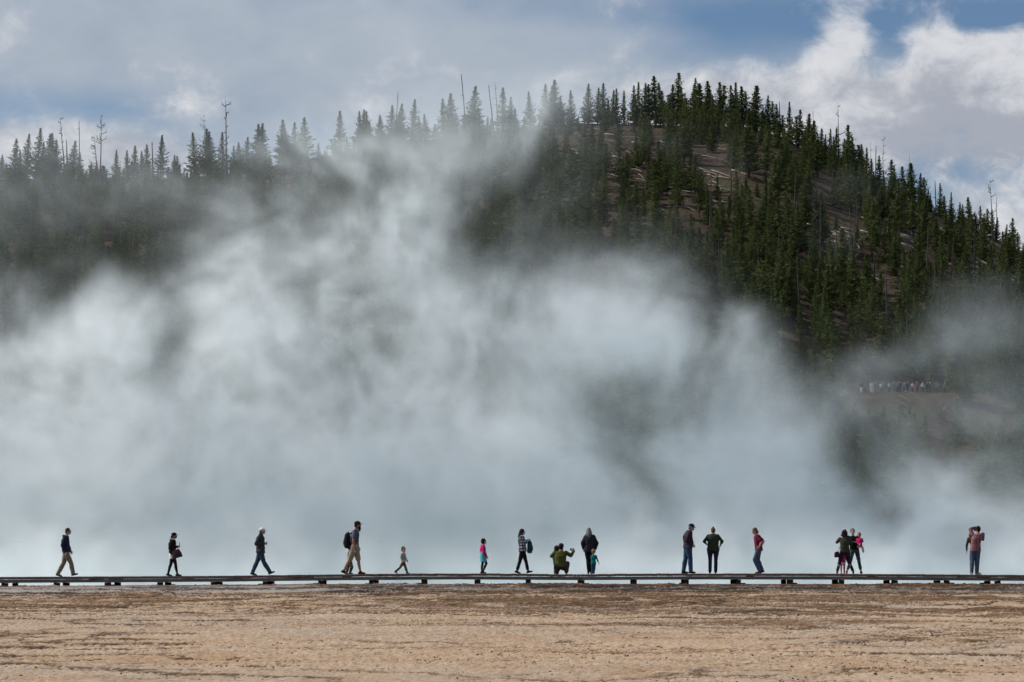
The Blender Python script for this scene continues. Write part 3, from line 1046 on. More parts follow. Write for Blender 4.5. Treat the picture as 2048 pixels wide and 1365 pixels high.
snag(1626, 225, 1628, None, 722, 'slender dead spike rising from a pine crown on the right ridge', 'broken', .10, 15, G_SN)
snag(1676, 204, 1679, None, 722, 'tall dead tree with goblet-shaped bare top on the right ridge', 'fork', .20, 16, G_SN)
snag(1741, 282, 1744, None, 722, 'slim grey dead tree with short twigs, left of a dark snapped trunk', 'spire', .14, 17, G_SN)
snag(1752, 295, 1750, None, 722, 'dark snapped trunk between two twiggy dead trees', 'broken', .18, 18, G_SN)
snag(1767, 272, 1766, None, 722, 'tall twiggy dead tree on the right ridge with short even branches', 'branchy', .13, 19, G_SN)
snag(1819, 308, 1820, None, 722, 'dead tree with antler-like bare limbs behind a dark pine', 'branchy', .17, 20, G_SN)
snag(1870, 365, 1874, 484, 690, 'tall dark limbless pole crossing the right ridge line', 'broken', .20, 21, G_SN)
snag(1980, 361, 1989, 524, 680, 'tallest bare tree near the right end of the ridge, forked at the top', 'fork', .18, 22, G_SN)
snag(1994, 385, 1992, None, 716, 'twiggy dead spire just right of the forked bare tree', 'spire', .14, 23, G_SN)


# ------------------------------------------------------------------ forest on the slope
def hill_at(px, py):
    """point where the ray through a picture position meets the hill"""
    d = ray(px, py)
    lo, hi = FOOT, 760.0
    Yv = np.linspace(lo, hi, 900)
    k = Yv / d.y
    zz = EYE + d.z * k
    h = hill_z(d.x * k, Yv)
    w = np.nonzero(h >= zz)[0]
    if len(w) == 0:
        return None
    i = w[0]
    return Vector((d.x * k[i], Yv[i], h[i]))


# bare patches (picture position and radii of each)
BARE = [(1190, 315, 130, 70, .93), (1720, 470, 120, 60, .85), (1880, 480, 150, 60, .85), (1990, 540, 90, 40, .8), (1640, 590, 60, 30, .7), (1500, 380, 60, 30, .6), (1240, 330, 70, 40, .7), (1330, 300, 70, 35, .5), (1420, 330, 50, 35, .75),
        (1620, 470, 60, 40, .7), (1700, 500, 80, 50, .7), (1850, 470, 90, 45, .85), (1950, 490, 90, 30, .85), (1990, 540, 60, 20, .6),
        (1790, 560, 60, 30, .6), (1800, 795, 95, 18, .9), (1590, 300, 50, 25, .7), (1640, 380, 40, 30, .5), (300, 375, 120, 16, .8),
        (1400, 700, 80, 50, .7), (860, 660, 60, 40, .5)]


def bare(px, py):
    v = np.zeros_like(px)
    for (a, b_, rx, ry, s_) in BARE:
        v = np.maximum(v, s_ * np.exp(-(((px - a) / rx) ** 2 + ((py - b_) / ry) ** 2) ** 2))
    return v


def build_forest():
    r = np.random.default_rng(21)
    pts = []
    cell = {}
    tries = 0
    n_try = 26000
    us = r.random(n_try) * 0.44 - 0.22
    ys = np.sqrt(r.random(n_try) * (742.0 ** 2 - 350.0 ** 2) + 350.0 ** 2)
    xs = us * ys
    zs = hill_z(xs, ys)
    px, py = pxy(xs, ys, zs)
    bv = np.maximum(bare(px, py), 0.85 * bare(px, py - 45))
    cl = fbm(xs * 0.035, ys * 0.035, 91, 3)
    for i in range(n_try):
        if ys[i] > float(ridge_depth(px[i])) - 4:
            continue
        p = 0.95 * (1 - bv[i]) * (1 if cl[i] > 0.0 else 0.25)
        if r.random() > p:
            continue
        x, y = xs[i], ys[i]
        d_min = 2.6 + 1.8 * r.random()
        k0, k1 = int(x // 5), int(y // 5)
        bad = False
        for a in (-1, 0, 1):
            for b_ in (-1, 0, 1):
                for (qx, qy) in cell.get((k0 + a, k1 + b_), ()):
                    if (qx - x) ** 2 + (qy - y) ** 2 < d_min ** 2:
                        bad = True
                        break
                if bad:
                    break
            if bad:
                break
        if bad:
            continue
        cell.setdefault((k0, k1), []).append((x, y))
        pts.append(i)
        if len(pts) >= 4800:
            break
    pts = np.array(pts)
    X, Y, Z = xs[pts], ys[pts], zs[pts]
    PXs, PYs = px[pts], py[pts]
    n = len(pts)
    frac = (ridge_depth(PXs) - Y) / 380
    Hh = r.normal(8.4, 1.9, n).clip(4.0, 13.0)
    small = r.random(n) < 0.22
    Hh[small] = 2.5 + 3.5 * r.random(small.sum())
    # keep the crest outline free: trees just below it are lower
    near = (ridge_depth(PXs) - Y) < 34
    tip_px, tip_py = pxy(X, Y, Z + Hh)
    sky_lim = np.interp(PXs, [q[0] for q in SKY], [q[1] for q in SKY])
    over = tip_py < sky_lim + 12
    Hh[over] = np.maximum(2.0, Hh[over] * 0.55)
    tip_px, tip_py = pxy(X, Y, Z + Hh)
    ridge_line = np.interp(tip_px, RX, RY)
    keep = ~((tip_py < ridge_line - 30) & (PXs < 1330)) & ~((tip_py < sky_lim + 6))
    # clear the sightline to the overlook crowd
    keep &= ~((PXs > 1705) & (PXs < 1905) & (tip_py < 800) & (PYs > 792))
    X, Y, Z, PXs, PYs, Hh, tip_py = [q[keep] for q in (X, Y, Z, PXs, PYs, Hh, tip_py)]
    n = len(X)
    var = r.integers(0, 12, n)
    rz = r.random(n) * 6.283
    wd = np.array([0.19 / (SPECS[v][1] / 10) for v in var]) * (0.7 + 0.75 * r.random(n))
    wd = wd.clip(0.7, 1.9)
    # the ones that show largest become trees of their own
    tau = interp2(PXs, PYs - 30)
    show = (Hh / Y) * np.exp(-tau * 0.9)
    inside = (PXs > -10) & (PXs < 2058)
    show = np.where(inside, show, 0)
    order = np.argsort(-show)
    own = order[:N_OWN]
    rest = np.setdiff1d(np.arange(n), own)
    rest = rest[tau[rest] < 4.6]
    tones = ['tall', 'slender', 'bushy', 'small']
    for i in own:
        h = Hh[i]
        size = 'tall' if h > 11 else ('small' if h < 7 else 'mid-sized')
        if PXs[i] < 700:
            where = 'on the left hillside below the low ridge'
        elif PXs[i] < 1150:
            where = 'among the thin steam on the middle hillside'
        elif PYs[i] < 420 and PXs[i] < 1560:
            where = 'below the hilltop crest'
        elif PXs[i] > 1560 and PYs[i] < 560:
            where = 'on the open log-strewn slope at the right'
        elif PYs[i] < 640:
            where = 'in the thick forest belt above the steam'
        else:
            where = 'near the overlook crowd low on the right hillside'
        shape = 'bushy' if SPECS[var[i]][1] > 1.8 else ('slender' if SPECS[var[i]][1] < 1.4 else 'pointed')
        lab = '%s %s green pine %s' % (size, shape, where)
        pine(float(X[i]), float(Y[i]), float(Z[i]) - 0.1, float(h), int(var[i]), float(rz[i]), lab, 'hillside pines: ' + lab, float(wd[i]))
    # all further trees: one mass
    me = bpy.data.meshes.new('forest')
    me.vertices.add(len(rest))
    me.vertices.foreach_set('co', np.stack([X[rest], Y[rest], Z[rest] - 0.1], 1).astype(np.float32).ravel())
    for nm, arr, ty in (('f_h', Hh[rest] / 10, 'FLOAT'), ('f_w', wd[rest] * Hh[rest] / 10, 'FLOAT'), ('f_r', rz[rest], 'FLOAT'), ('f_v', var[rest].astype(np.int32), 'INT')):
        a = me.attributes.new(nm, ty, 'POINT')
        a.data.foreach_set('value', arr.astype(np.float32) if ty == 'FLOAT' else arr)
    o = bpy.data.objects.new('forest', me)
    COL.objects.link(o)
    ng = bpy.data.node_groups.new('forest', 'GeometryNodeTree')
    ng.interface.new_socket('Geometry', in_out='INPUT', socket_type='NodeSocketGeometry')
    ng.interface.new_socket('Geometry', in_out='OUTPUT', socket_type='NodeSocketGeometry')
    gi = ng.nodes.new('NodeGroupInput'); go = ng.nodes.new('NodeGroupOutput')

    def attr(nm, ty):
        k = ng.nodes.new('GeometryNodeInputNamedAttribute'); k.data_type = ty
        k.inputs['Name'].default_value = nm
        return k.outputs[0]
    jn = ng.nodes.new('GeometryNodeJoinGeometry')
    cs = ng.nodes.new('ShaderNodeCombineXYZ'); w_ = attr('f_w', 'FLOAT')
    ng.links.new(w_, cs.inputs[0]); ng.links.new(w_, cs.inputs[1]); ng.links.new(attr('f_h', 'FLOAT'), cs.inputs[2])
    cr = ng.nodes.new('ShaderNodeCombineXYZ'); ng.links.new(attr('f_r', 'FLOAT'), cr.inputs[2])
    va = attr('f_v', 'INT')
    for v in range(12):
        cmp_ = ng.nodes.new('FunctionNodeCompare'); cmp_.data_type = 'INT'; cmp_.operation = 'EQUAL'
        ng.links.new(va, cmp_.inputs[2]); cmp_.inputs[3].default_value = v
        for part in PROTO[v]:
            oi = ng.nodes.new('GeometryNodeObjectInfo'); oi.transform_space = 'ORIGINAL'
            oi.inputs['Object'].default_value = part
            oi.inputs['As Instance'].default_value = True
            ip = ng.nodes.new('GeometryNodeInstanceOnPoints')
            ng.links.new(gi.outputs[0], ip.inputs['Points'])
            ng.links.new(cmp_.outputs[0], ip.inputs['Selection'])
            ng.links.new(oi.outputs['Geometry'], ip.inputs['Instance'])
            ng.links.new(cr.outputs[0], ip.inputs['Rotation'])
            ng.links.new(cs.outputs[0], ip.inputs['Scale'])
            ng.links.new(ip.outputs[0], jn.inputs[0])
    ng.links.new(jn.outputs[0], go.inputs[0])
    md = o.modifiers.new('forest', 'NODES'); md.node_group = ng
    tag(o, 'mass of smaller pines crowding the hillside between the larger ones', kind='stuff')
    print('FOREST', n, 'own', len(own), 'rest', len(rest))


N_OWN = 300 - len(SKY)
build_forest()


# dead poles standing on the slope
def slope_snags():
    r = np.random.default_rng(33)
    spots = [(1290, 430, 9), (1380, 330, 12), (1420, 470, 13), (1462, 420, 13), (1487, 470, 12), (1535, 470, 10), (1700, 585, 16), (1708, 560, 16), (1665, 600, 13),
             (1672, 615, 14), (1598, 640, 12), (1750, 610, 12), (1852, 600, 14), (1806, 680, 12), (1812, 720, 12), (1868, 640, 11), (1930, 690, 13), (1948, 560, 11), (2000, 700, 14),
             (1560, 560, 11), (1610, 450, 12), (1640, 520, 12), (1520, 610, 12), (1440, 590, 11), (1350, 520, 11), (1240, 420, 10), (1310, 560, 11), (1772, 690, 13),
             (1900, 560, 10), (1960, 620, 12), (1205, 350, 9), (1590, 420, 10), (1715, 470, 10), (1330, 250, 9), (2020, 640, 11)]
    for i, (px, py, h) in enumerate(spots):
        p = hill_at(px, py)
        if p is None:
            continue
        ppx, ppy = pxy(p.x, p.y, p.z + h)
        lean = r.normal(0, 4)
        where = 'among the hilltop pines' if py < 440 else ('in the forest belt above the steam' if px < 1600 else 'on the right hillside')
        snag(px + lean, float(ppy), px, None, float(p.y), 'slender dark dead pole standing ' + where, 'spire' if i % 3 else 'broken', 0.17, 60 + i,
             'dead poles standing ' + where)


slope_snags()


def logs():
    r = np.random.default_rng(44)
    base = []
    s = Soup()
    pts = [(k - 0.5, 0, 0.012 * math.sin(k * 5)) for k in np.linspace(0, 1, 6)]
    s.add(*tube(pts, [0.016 * (1 - 0.55 * k) for k in np.linspace(0, 1, 6)], 7))
    v0 = len(s.v)
    s.f.append(tuple(range(7))[::-1]); s.f.append(tuple(range(v0 - 7, v0)))
    s.add(*tube([(0.1, 0, 0), (0.16, 0.03, 0.02)], [0.005, 0.002], 4))
    s.add(*tube([(0.3, 0, 0), (0.34, -0.02, 0.025)], [0.004, 0.002], 4))
    straight = s.mesh('fallen_log', M_LOG, True)
    s = Soup()
    pts = [(k - 0.5, 0.03 * math.sin(k * 3.1), 0.02 * math.sin(k * 4)) for k in np.linspace(0, 1, 7)]
    s.add(*tube(pts, [0.014 * (1 - 0.7 * k) for k in np.linspace(0, 1, 7)], 6))
    s.add(*tube([(0.05, 0.03, 0), (0.22, 0.09, 0.02)], [0.007, 0.003], 4))
    crooked = s.mesh('fallen_log', M_LOG, True)
    zones = [(1190, 300, 110, 50, 44, 'on the bare brown patch near the hilltop'), (1350, 340, 130, 90, 40, 'among the pines below the crest'),
             (1700, 500, 120, 80, 40, 'on the open slope beneath the thin haze'), (1880, 475, 140, 55, 66, 'on the steep open ground below the right ridge'),
             (1560, 520, 180, 100, 20, 'in the forest belt above the steam'), (1980, 550, 60, 40, 22, 'at the right end of the hillside'),
             (1850, 830, 120, 45, 12, 'around the ledge below the overlook crowd'), (1110, 330, 90, 60, 10, 'showing through thin steam on the upper slope'),
             (60, 520, 60, 40, 5, 'showing through steam at the left end of the hillside'), (1440, 360, 70, 60, 10, 'in the gap between dense hilltop pines')]
    for (cx_, cy_, rx, ry, cnt, where) in zones:
        for k in range(cnt):
            px, py = cx_ + rx * r.normal() * 0.6, cy_ + ry * r.normal() * 0.6
            p = hill_at(px, py)
            if p is None or p.y > ridge_depth(px) - 3:
                continue
            L = 3.5 + 6.0 * r.random()
            if py > 700:
                L *= 0.35
            ang = r.normal(-0.75, 0.35) if r.random() < 0.75 else r.normal(0.8, 0.5)    # heading on the ground, mostly downhill to the right
            dx, dy = math.cos(ang), math.sin(ang)
            a = Vector((p.x - dx * L / 2, p.y - dy * L / 2, 0)); b_ = Vector((p.x + dx * L / 2, p.y + dy * L / 2, 0))
            a.z = float(hill_z(a.x, a.y)) + 0.25; b_.z = float(hill_z(b_.x, b_.y)) + 0.25
            o = bpy.data.objects.new('fallen_log', straight if r.random() < 0.65 else crooked)
            COL.objects.link(o)
            o.location = (a + b_) / 2 + Vector((0, 0, 0.1))
            o.rotation_euler = (b_ - a).to_track_quat('X', 'Z').to_euler()
            fat = 0.3 if py > 700 else 1.05
            o.scale = (L, 8 * fat * (0.6 + 0.7 * r.random()), 8 * fat * (0.6 + 0.6 * r.random()))
            tag(o, 'bleached fallen log lying ' + where, 'log', 'fallen logs ' + where)


logs()

# ------------------------------------------------------------------ boardwalk
DECK_PX = [-300, 0, 200, 460, 700, 850, 1000, 1150, 1300, 1600, 1900, 2048, 2400]
DECK_PY = [1156, 1154.5, 1153.5, 1152, 1149, 1147.5, 1147.5, 1149, 1147.5, 1147.5, 1149.5, 1150.5, 1152]


def deck_top(x):
    px = CX + x / 100.0 * FPX
    return EYE + (HORIZON - np.interp(px, DECK_PX, DECK_PY)) / FPX * 100.0


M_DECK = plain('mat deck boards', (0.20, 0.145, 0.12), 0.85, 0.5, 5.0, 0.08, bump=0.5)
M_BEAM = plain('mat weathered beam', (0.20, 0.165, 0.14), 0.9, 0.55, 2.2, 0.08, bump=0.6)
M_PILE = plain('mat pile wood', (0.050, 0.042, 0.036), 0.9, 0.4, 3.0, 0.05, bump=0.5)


def add_box(s, c, d, tilt=0.0, yaw=0.0, skew=0.0):
    """box with centre c, size d, turned about y by tilt and about z by yaw"""
    M = Matrix.Translation(c) @ Matrix.Rotation(yaw, 4, 'Z') @ Matrix.Rotation(tilt, 4, 'Y')
    hx, hy, hz = d[0] / 2, d[1] / 2, d[2] / 2
    v = [M @ Vector((x * hx, y * hy, z * hz)) for z in (-1, 1) for (x, y) in ((-1, -1), (1, -1), (1, 1), (-1, 1))]
    s.add(v, [(3, 2, 1, 0), (4, 5, 6, 7), (0, 1, 5, 4), (1, 2, 6, 5), (2, 3, 7, 6), (3, 0, 4, 7)])


def build_walk():
    r = np.random.default_rng(9)
    yaw = math.atan(-0.022)
    root = empty('boardwalk', (0, 100.0, EYE))
    W = 2.7
    X0, X1 = -27.0, 27.0

    def put(s, name, mat):
        me = s.mesh(name, mat)
        o = bpy.data.objects.new(name, me)
        COL.objects.link(o)
        o.parent = root
        o.matrix_parent_inverse = Matrix.Translation((0, -100.0, -EYE))
        bev = o.modifiers.new('bevel', 'BEVEL'); bev.width = 0.006; bev.segments = 1
        return o
    s = Soup()
    x = X0
    while x < X1:
        w = 0.132
        z = float(deck_top(x + w / 2))
        dz = r.normal(0, 0.0035)
        slope = math.atan(float(deck_top(x + 0.3) - deck_top(x - 0.3)) / 0.6)
        over = r.normal(0, 0.012)
        add_box(s, (x + w / 2, float(deck_y(x)) + W / 2 + over, z - 0.043 + dz), (w - 0.004, W, 0.086), -slope, yaw)
        x += w + 0.003
    o = put(s, 'deck', M_DECK)
    tag(o, 'plank deck seen edge on')
    for row, yo in (('front', 0.075), ('rear', W - 0.075)):
        L = 4.2
        x = X0
        while x < X1:
            s = Soup()
            xa, xb = x + 0.006, min(x + L, X1) - 0.006
            za, zb = float(deck_top(xa)), float(deck_top(xb))
            xm = (xa + xb) / 2
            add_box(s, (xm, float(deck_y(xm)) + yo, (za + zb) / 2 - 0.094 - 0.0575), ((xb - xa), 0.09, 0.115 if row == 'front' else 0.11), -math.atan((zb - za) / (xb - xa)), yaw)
            put(s, 'beam', M_BEAM)
            x += L
    # supports
    pitch = 1.80
    px_first = -27.0 + 0.9
    k = 0
    x = 0.55 + 1.84 * -14
    while x < X1:
        zt = float(deck_top(x)) - 0.215
        y0 = float(deck_y(x))
        g = float(ground_z(np.array(x), np.array(y0 + 0.3)))
        s = Soup()
        wx = 0.20 + 0.06 * r.random()
        add_box(s, (x, y0 + W / 2, zt + 0.0375), (wx, W - 0.1, 0.07), r.normal(0, 0.01), yaw)
        for yo, extra in ((0.22, 0), (W - 0.25, 0)):
            add_box(s, (x + r.normal(0, 0.02), y0 + yo, (zt + g - 0.25) / 2), (0.17 + 0.06 * r.random(), 0.2, zt - g + 0.25), r.normal(0, 0.03), yaw)
            if r.random() < 0.6:
                sg = 1 if r.random() < 0.5 else -1
                add_box(s, (x + sg * (0.15 + 0.03 * r.random()), y0 + yo + 0.03, g + 0.045 + 0.02 * r.random()), (0.22, 0.14, 0.07), r.normal(0, 0.04), yaw)
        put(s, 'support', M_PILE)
        x += 1.84 + r.normal(0, 0.03)
        k += 1
    tag(root, 'low weathered plank boardwalk crossing the whole view in front of the steam', 'boardwalk')


build_walk()

# ------------------------------------------------------------------ people
def skin_mat(name, col):
    return plain(name, col, 0.6, 0.12, 30.0, 0.35)


_mc = {}


def cloth(col, var=0.25, rough=0.9):
    key = ('c', tuple(col), var)
    if key not in _mc:
        _mc[key] = plain('cloth', col, rough, var, 7.0, 0.15, bump=0.3)
    return _mc[key]


def plaid(c1, c2, c3, s1):
    m, t, b = material('plaid cloth')
    co = N(t, 'ShaderNodeTexCoord').outputs['Object']
    sp = N(t, 'ShaderNodeSeparateXYZ'); t.links.new(co, sp.inputs[0])
    v = math_node(t, 'GREATER_THAN', math_node(t, 'SINE', math_node(t, 'MULTIPLY', sp.outputs[2], s1)), 0.0)
    hsum = math_node(t, 'ADD', sp.outputs[0], math_node(t, 'MULTIPLY', sp.outputs[1], 0.8))
    h = math_node(t, 'GREATER_THAN', math_node(t, 'SINE', math_node(t, 'MULTIPLY', hsum, s1)), 0.0)
    c = mix_col(t, h, mix_col(t, v, c1, c2), mix_col(t, v, c2, c3))
    t.links.new(c, b.inputs['Base Color'])
    b.inputs['Roughness'].default_value = 0.9
    return m


def patterned(c1, c2, scale, lo=0.48, hi=0.54):
    m, t, b = material('patterned cloth')
    co = N(t, 'ShaderNodeTexCoord').outputs['Object']
    t.links.new(mix_col(t, smooth(t, noise(t, co, scale, 3, 0.6), lo, hi), c1, c2), b.inputs['Base Color'])
    b.inputs['Roughness'].default_value = 0.85
    return m


SKIN_A = skin_mat('skin light', (0.50, 0.30, 0.22))
SKIN_B = skin_mat('skin tan', (0.36, 0.18, 0.115))
M_EYE = plain('mat eye', (0.03, 0.025, 0.02), 0.3, 0.1)
M_LIP = plain('mat lips', (0.30, 0.11, 0.09), 0.5, 0.1)
M_BLACK = plain('mat black plastic', (0.02, 0.02, 0.022), 0.35, 0.1)


def V(*a):
    return np.array(a, float)


class Shell:
    """closed overlapping pieces that a voxel remesh fuses into one surface"""

    def __init__(self):
        self.s = Soup()

    def ball(self, c, r, rot=None, n=14):
        r = (r, r, r) if isinstance(r, (int, float)) else r
        bm_v, bm_f = [], []
        m = n // 2 + 1
        for i in range(m + 1):
            th = math.pi * i / m
            for j in range(n):
                ph = 2 * math.pi * j / n
                v = Vector((r[0] * math.sin(th) * math.cos(ph), r[1] * math.sin(th) * math.sin(ph), r[2] * math.cos(th)))
                if rot is not None:
                    v = rot @ v
                bm_v.append((v.x + c[0], v.y + c[1], v.z + c[2]))
        for i in range(m):
            for j in range(n):
                a, b_ = i * n + j, i * n + (j + 1) % n
                bm_f.append((a, a + n, b_ + n, b_))
        self.s.add(bm_v, bm_f)

    def cone(self, a, b_, ra, rb, n=14):
        a, b_ = np.asarray(a, float), np.asarray(b_, float)
        if np.linalg.norm(b_ - a) < 1e-5:
            return
        v, f = tube([a, b_], [ra, rb], n)
        v += [a, b_]
        ia, ib = len(v) - 2, len(v) - 1
        for k in range(n):
            k2 = (k + 1) % n
            f.append((k2, k, ia)); f.append((n + k, n + k2, ib))
        self.s.add(v, f)

    def limb(self, pts, rad, n=14):
        for i in range(len(pts)):
            self.ball(pts[i], rad[i], None, n)
            if i:
                self.cone(pts[i - 1], pts[i], rad[i - 1], rad[i], n)

    def loft(self, rings, n=20):
        """rings: (centre, half width along side, half depth along front, side, front)"""
        v, f = [], []
        for (c, w, d, sd, fr) in rings:
            for k in range(n):
                th = 2 * math.pi * k / n
                cs, sn = math.cos(th), math.sin(th)
                p = abs(cs) ** 0.85 * (1 if cs > 0 else -1), abs(sn) ** 0.85 * (1 if sn > 0 else -1)
                v.append(np.asarray(c) + w * p[0] * sd + d * p[1] * fr)
        m = len(rings)
        for i in range(m - 1):
            for k in range(n):
                a, b_ = i * n + k, i * n + (k + 1) % n
                f.append((a, b_, b_ + n, a + n))
        v.append(np.asarray(rings[0][0])); v.append(np.asarray(rings[-1][0]))
        for k in range(n):
            f.append(((k + 1) % n, k, len(v) - 2))
            f.append(((m - 1) * n + k, (m - 1) * n + (k + 1) % n, len(v) - 1))
        self.s.add(v, f)

    def fuse(self, name, mat, voxel=0.011, folds=0.0, fseed=0, ffreq=9.0):
        me = bpy.data.meshes.new('tmp')
        me.from_pydata(self.s.v, [], self.s.f)
        bm = bmesh.new(); bm.from_mesh(me)
        bmesh.ops.recalc_face_normals(bm, faces=bm.faces)
        bm.to_mesh(me); bm.free()
        o = bpy.data.objects.new('tmp', me)
        COL.objects.link(o)
        md = o.modifiers.new('r', 'REMESH'); md.mode = 'VOXEL'; md.voxel_size = voxel
        sm = o.modifiers.new('s', 'SMOOTH'); sm.factor = 0.5; sm.iterations = 2
        dg = bpy.context.evaluated_depsgraph_get()
        out = bpy.data.meshes.new_from_object(o.evaluated_get(dg))
        bpy.data.objects.remove(o); bpy.data.meshes.remove(me)
        out.name = name
        if folds:
            n = len(out.vertices)
            co = np.empty(n * 3, np.float32); out.vertices.foreach_get('co', co); co = co.reshape(-1, 3)
            no = np.empty(n * 3, np.float32); out.vertices.foreach_get('normal', no); no = no.reshape(-1, 3)
            r = np.random.default_rng(fseed + 5)
            dsp = np.zeros(n, np.float32)
            for k in range(9):
                w = r.normal(size=3) * np.array([1, 1, 1.4]) * ffreq * (1 + 0.35 * k)
                dsp += np.sin(co @ w.astype(np.float32) + r.random() * 6 + 1.5 * np.sin(co[:, 2] * 11 + k)) / (1 + 0.4 * k)
            co += no * (dsp * folds / 2.2)[:, None]
            out.vertices.foreach_set('co', co.ravel())
            out.update()
        out.materials.clear()
        out.materials.append(mat)
        out.polygons.foreach_set('use_smooth', np.ones(len(out.polygons), dtype=bool))
        return out


ADULT = dict(P=(0, 0, .93), W=(0, 0, 1.08), C=(0, 0, 1.28), Nk=(0, 0, 1.47), Hd=(.02, 0, 1.62), sh=.175, shz=1.41, hip=.085, hs=1.0)
KID = dict(P=(0, 0, .76), W=(0, 0, .90), C=(0, 0, 1.10), Nk=(0, 0, 1.29), Hd=(.02, 0, 1.50), sh=.17, shz=1.23, hip=.085, hs=1.62)


def person(px, spec, label, Y=None, base=None):
    """spec: pose joints in the body frame (x forward, y left, z up) for a 1.75 m body"""
    sp = dict(KID if spec.get('kid') else ADULT)
    sp.update(spec)
    k = sp['H'] / 1.75
    vox = sp.get('vox', 0.011)
    lowres = sp.get('low', False)
    bld = sp.get('build', 1.0)
    P, W, C, Nk, Hd = [V(*sp[q]) for q in ('P', 'W', 'C', 'Nk', 'Hd')]
    hs = sp['hs']
    shd = sp['sh'] * (0.5 + 0.5 * bld)
    twist = R(sp.get('twist', 0))
    side = V(-math.sin(twist), math.cos(twist), 0)
    front = V(math.cos(twist), math.sin(twist), 0)
    SHc = V(C[0] + (Nk[0] - C[0]) * .7, C[1] + (Nk[1] - C[1]) * .7, sp['shz'])
    shl = {1: SHc + side * shd, -1: SHc - side * shd}
    hipj = {1: P + V(0, sp['hip'] * bld, -0.02), -1: P + V(0, -sp['hip'] * bld, -0.02)}
    arms = {1: sp.get('L', ((-.03, .23, 1.14), (.04, .22, .90))), -1: sp.get('R', ((-.03, -.23, 1.14), (.04, -.22, .90)))}
    legs = {1: sp.get('LL', ((.02, .10, .49), (0, .10, .085), 0)), -1: sp.get('RL', ((.02, -.10, .49), (0, -.10, .085), 0))}
    hr = Matrix.Rotation(R(sp.get('yaw', 0)), 3, 'Z') @ Matrix.Rotation(R(sp.get('pitch', 0)), 3, 'Y')
    X, Yv, Z = V(1, 0, 0), V(0, 1, 0), V(0, 0, 1)

    def sc(p):
        return np.asarray(p, float) * k

    def hp(x, y, z):
        v = hr @ Vector((x * hs, y * hs, z * hs))
        return sc(Hd + V(v.x, v.y, v.z))
    rotm = hr

    def torso(sh, inf, hem=None, flare=0.0, chest_only=False):
        b_ = bld
        belly = sp.get('belly', 0.0)
        rings = []
        if hem is not None and hem < P[2]:
            hc = V(P[0], P[1], hem)
            rings.append((sc(hc), (.168 * b_ + inf + flare) * k, (.118 * b_ + inf + flare) * k, Yv, X))
        rings += [(sc(P), (.165 * b_ + inf + flare * .4) * k, (.115 * b_ + inf + flare * .4) * k, Yv, X),
                  (sc(W + X * belly * .5), (.142 * b_ + inf) * k, (.105 * b_ + inf + belly * .5) * k, side, front),
                  (sc(C), (.165 * b_ + inf) * k, (.118 * b_ + inf) * k, side, front),
                  (sc(SHc + V(0, 0, .0)), (.150 * b_ + inf) * k, (.088 * b_ + inf) * k, side, front),
                  (sc(Nk * .9 + Hd * .1 - V(0, 0, .01)), (.060 + inf) * k, (.058 + inf) * k, side, front)]
        sh.loft(rings)

    def arm(sh, sd, inf, upto=1.0):
        S, E, Wr = shl[sd], V(*arms[sd][0]), V(*arms[sd][1])
        th = 0.85 + 0.15 * bld
        pts = [S, (S + E) / 2, E]
        rad = [.056 * th, .048 * th, .040 * th]
        if upto >= 1.0:
            pts += [(E * .6 + Wr * .4), Wr]
            rad += [.041 * th, .027]
        elif upto > 0.5:
            t_ = (upto - .5) * 2
            pts += [E + (Wr - E) * t_]
            rad += [.040 * th - .012 * t_]
        else:
            pts = [S, S + (E - S) * (upto * 2)]
            rad = rad[:2]
        sh.limb([sc(q) for q in pts], [(q + inf) * k for q in rad])

    def leg(sh, sd, inf, upto=1.0):
        H_, K_, A_ = hipj[sd], V(*legs[sd][0]), V(*legs[sd][1])
        th = .8 + .2 * bld
        pts = [H_, (H_ * .5 + K_ * .5), K_]
        rad = [.092 * bld, .075 * th, .054 * th]
        if upto >= 1.0:
            pts += [K_ * .68 + A_ * .32 - V(.012, 0, 0), A_]
            rad += [.055 * th, .036]
        elif upto > .5:
            t_ = (upto - .5) * 2
            pts += [K_ + (A_ - K_) * t_]
            rad += [.054 * th - .006 * t_]
        else:
            pts[-1] = H_ + (K_ - H_) * (upto * 2)
        sh.limb([sc(q) for q in pts], [(q + inf) * k for q in rad])

    base_z = base if base is not None else None
    root_loc = base
    # ---------------- body
    b = Shell()
    torso(b, 0.0)
    b.limb([sc(Nk - V(0, 0, .04)), sc(Nk * .45 + Hd * .55)], [.055 * k * (hs ** .4), .052 * k * (hs ** .4)])
    b.ball(hp(0, 0, .018), (.094 * hs * k, .073 * hs * k, .100 * hs * k), rotm, 20)
    b.ball(hp(.018, 0, -.045), (.072 * hs * k, .058 * hs * k, .068 * hs * k), rotm, 18)
    b.ball(hp(.060, 0, -.088), (.026 * hs * k, .030 * hs * k, .022 * hs * k), rotm, 12)
    if not lowres:
        b.limb([hp(.088, 0, .012), hp(.108, 0, -.022)], [.010 * hs * k, .016 * hs * k], 10)
        b.limb([hp(.088, 0, -.052), hp(.086, 0, -.060)], [.016 * hs * k, .016 * hs * k], 10)
        b.limb([hp(.080, -.030, .030), hp(.086, 0, .034), hp(.080, .030, .030)], [.012 * hs * k] * 3, 8)
        for sd in (1, -1):
            b.ball(hp(-.008, sd * .074, -.005), (.018 * hs * k, .010 * hs * k, .030 * hs * k), rotm, 10)
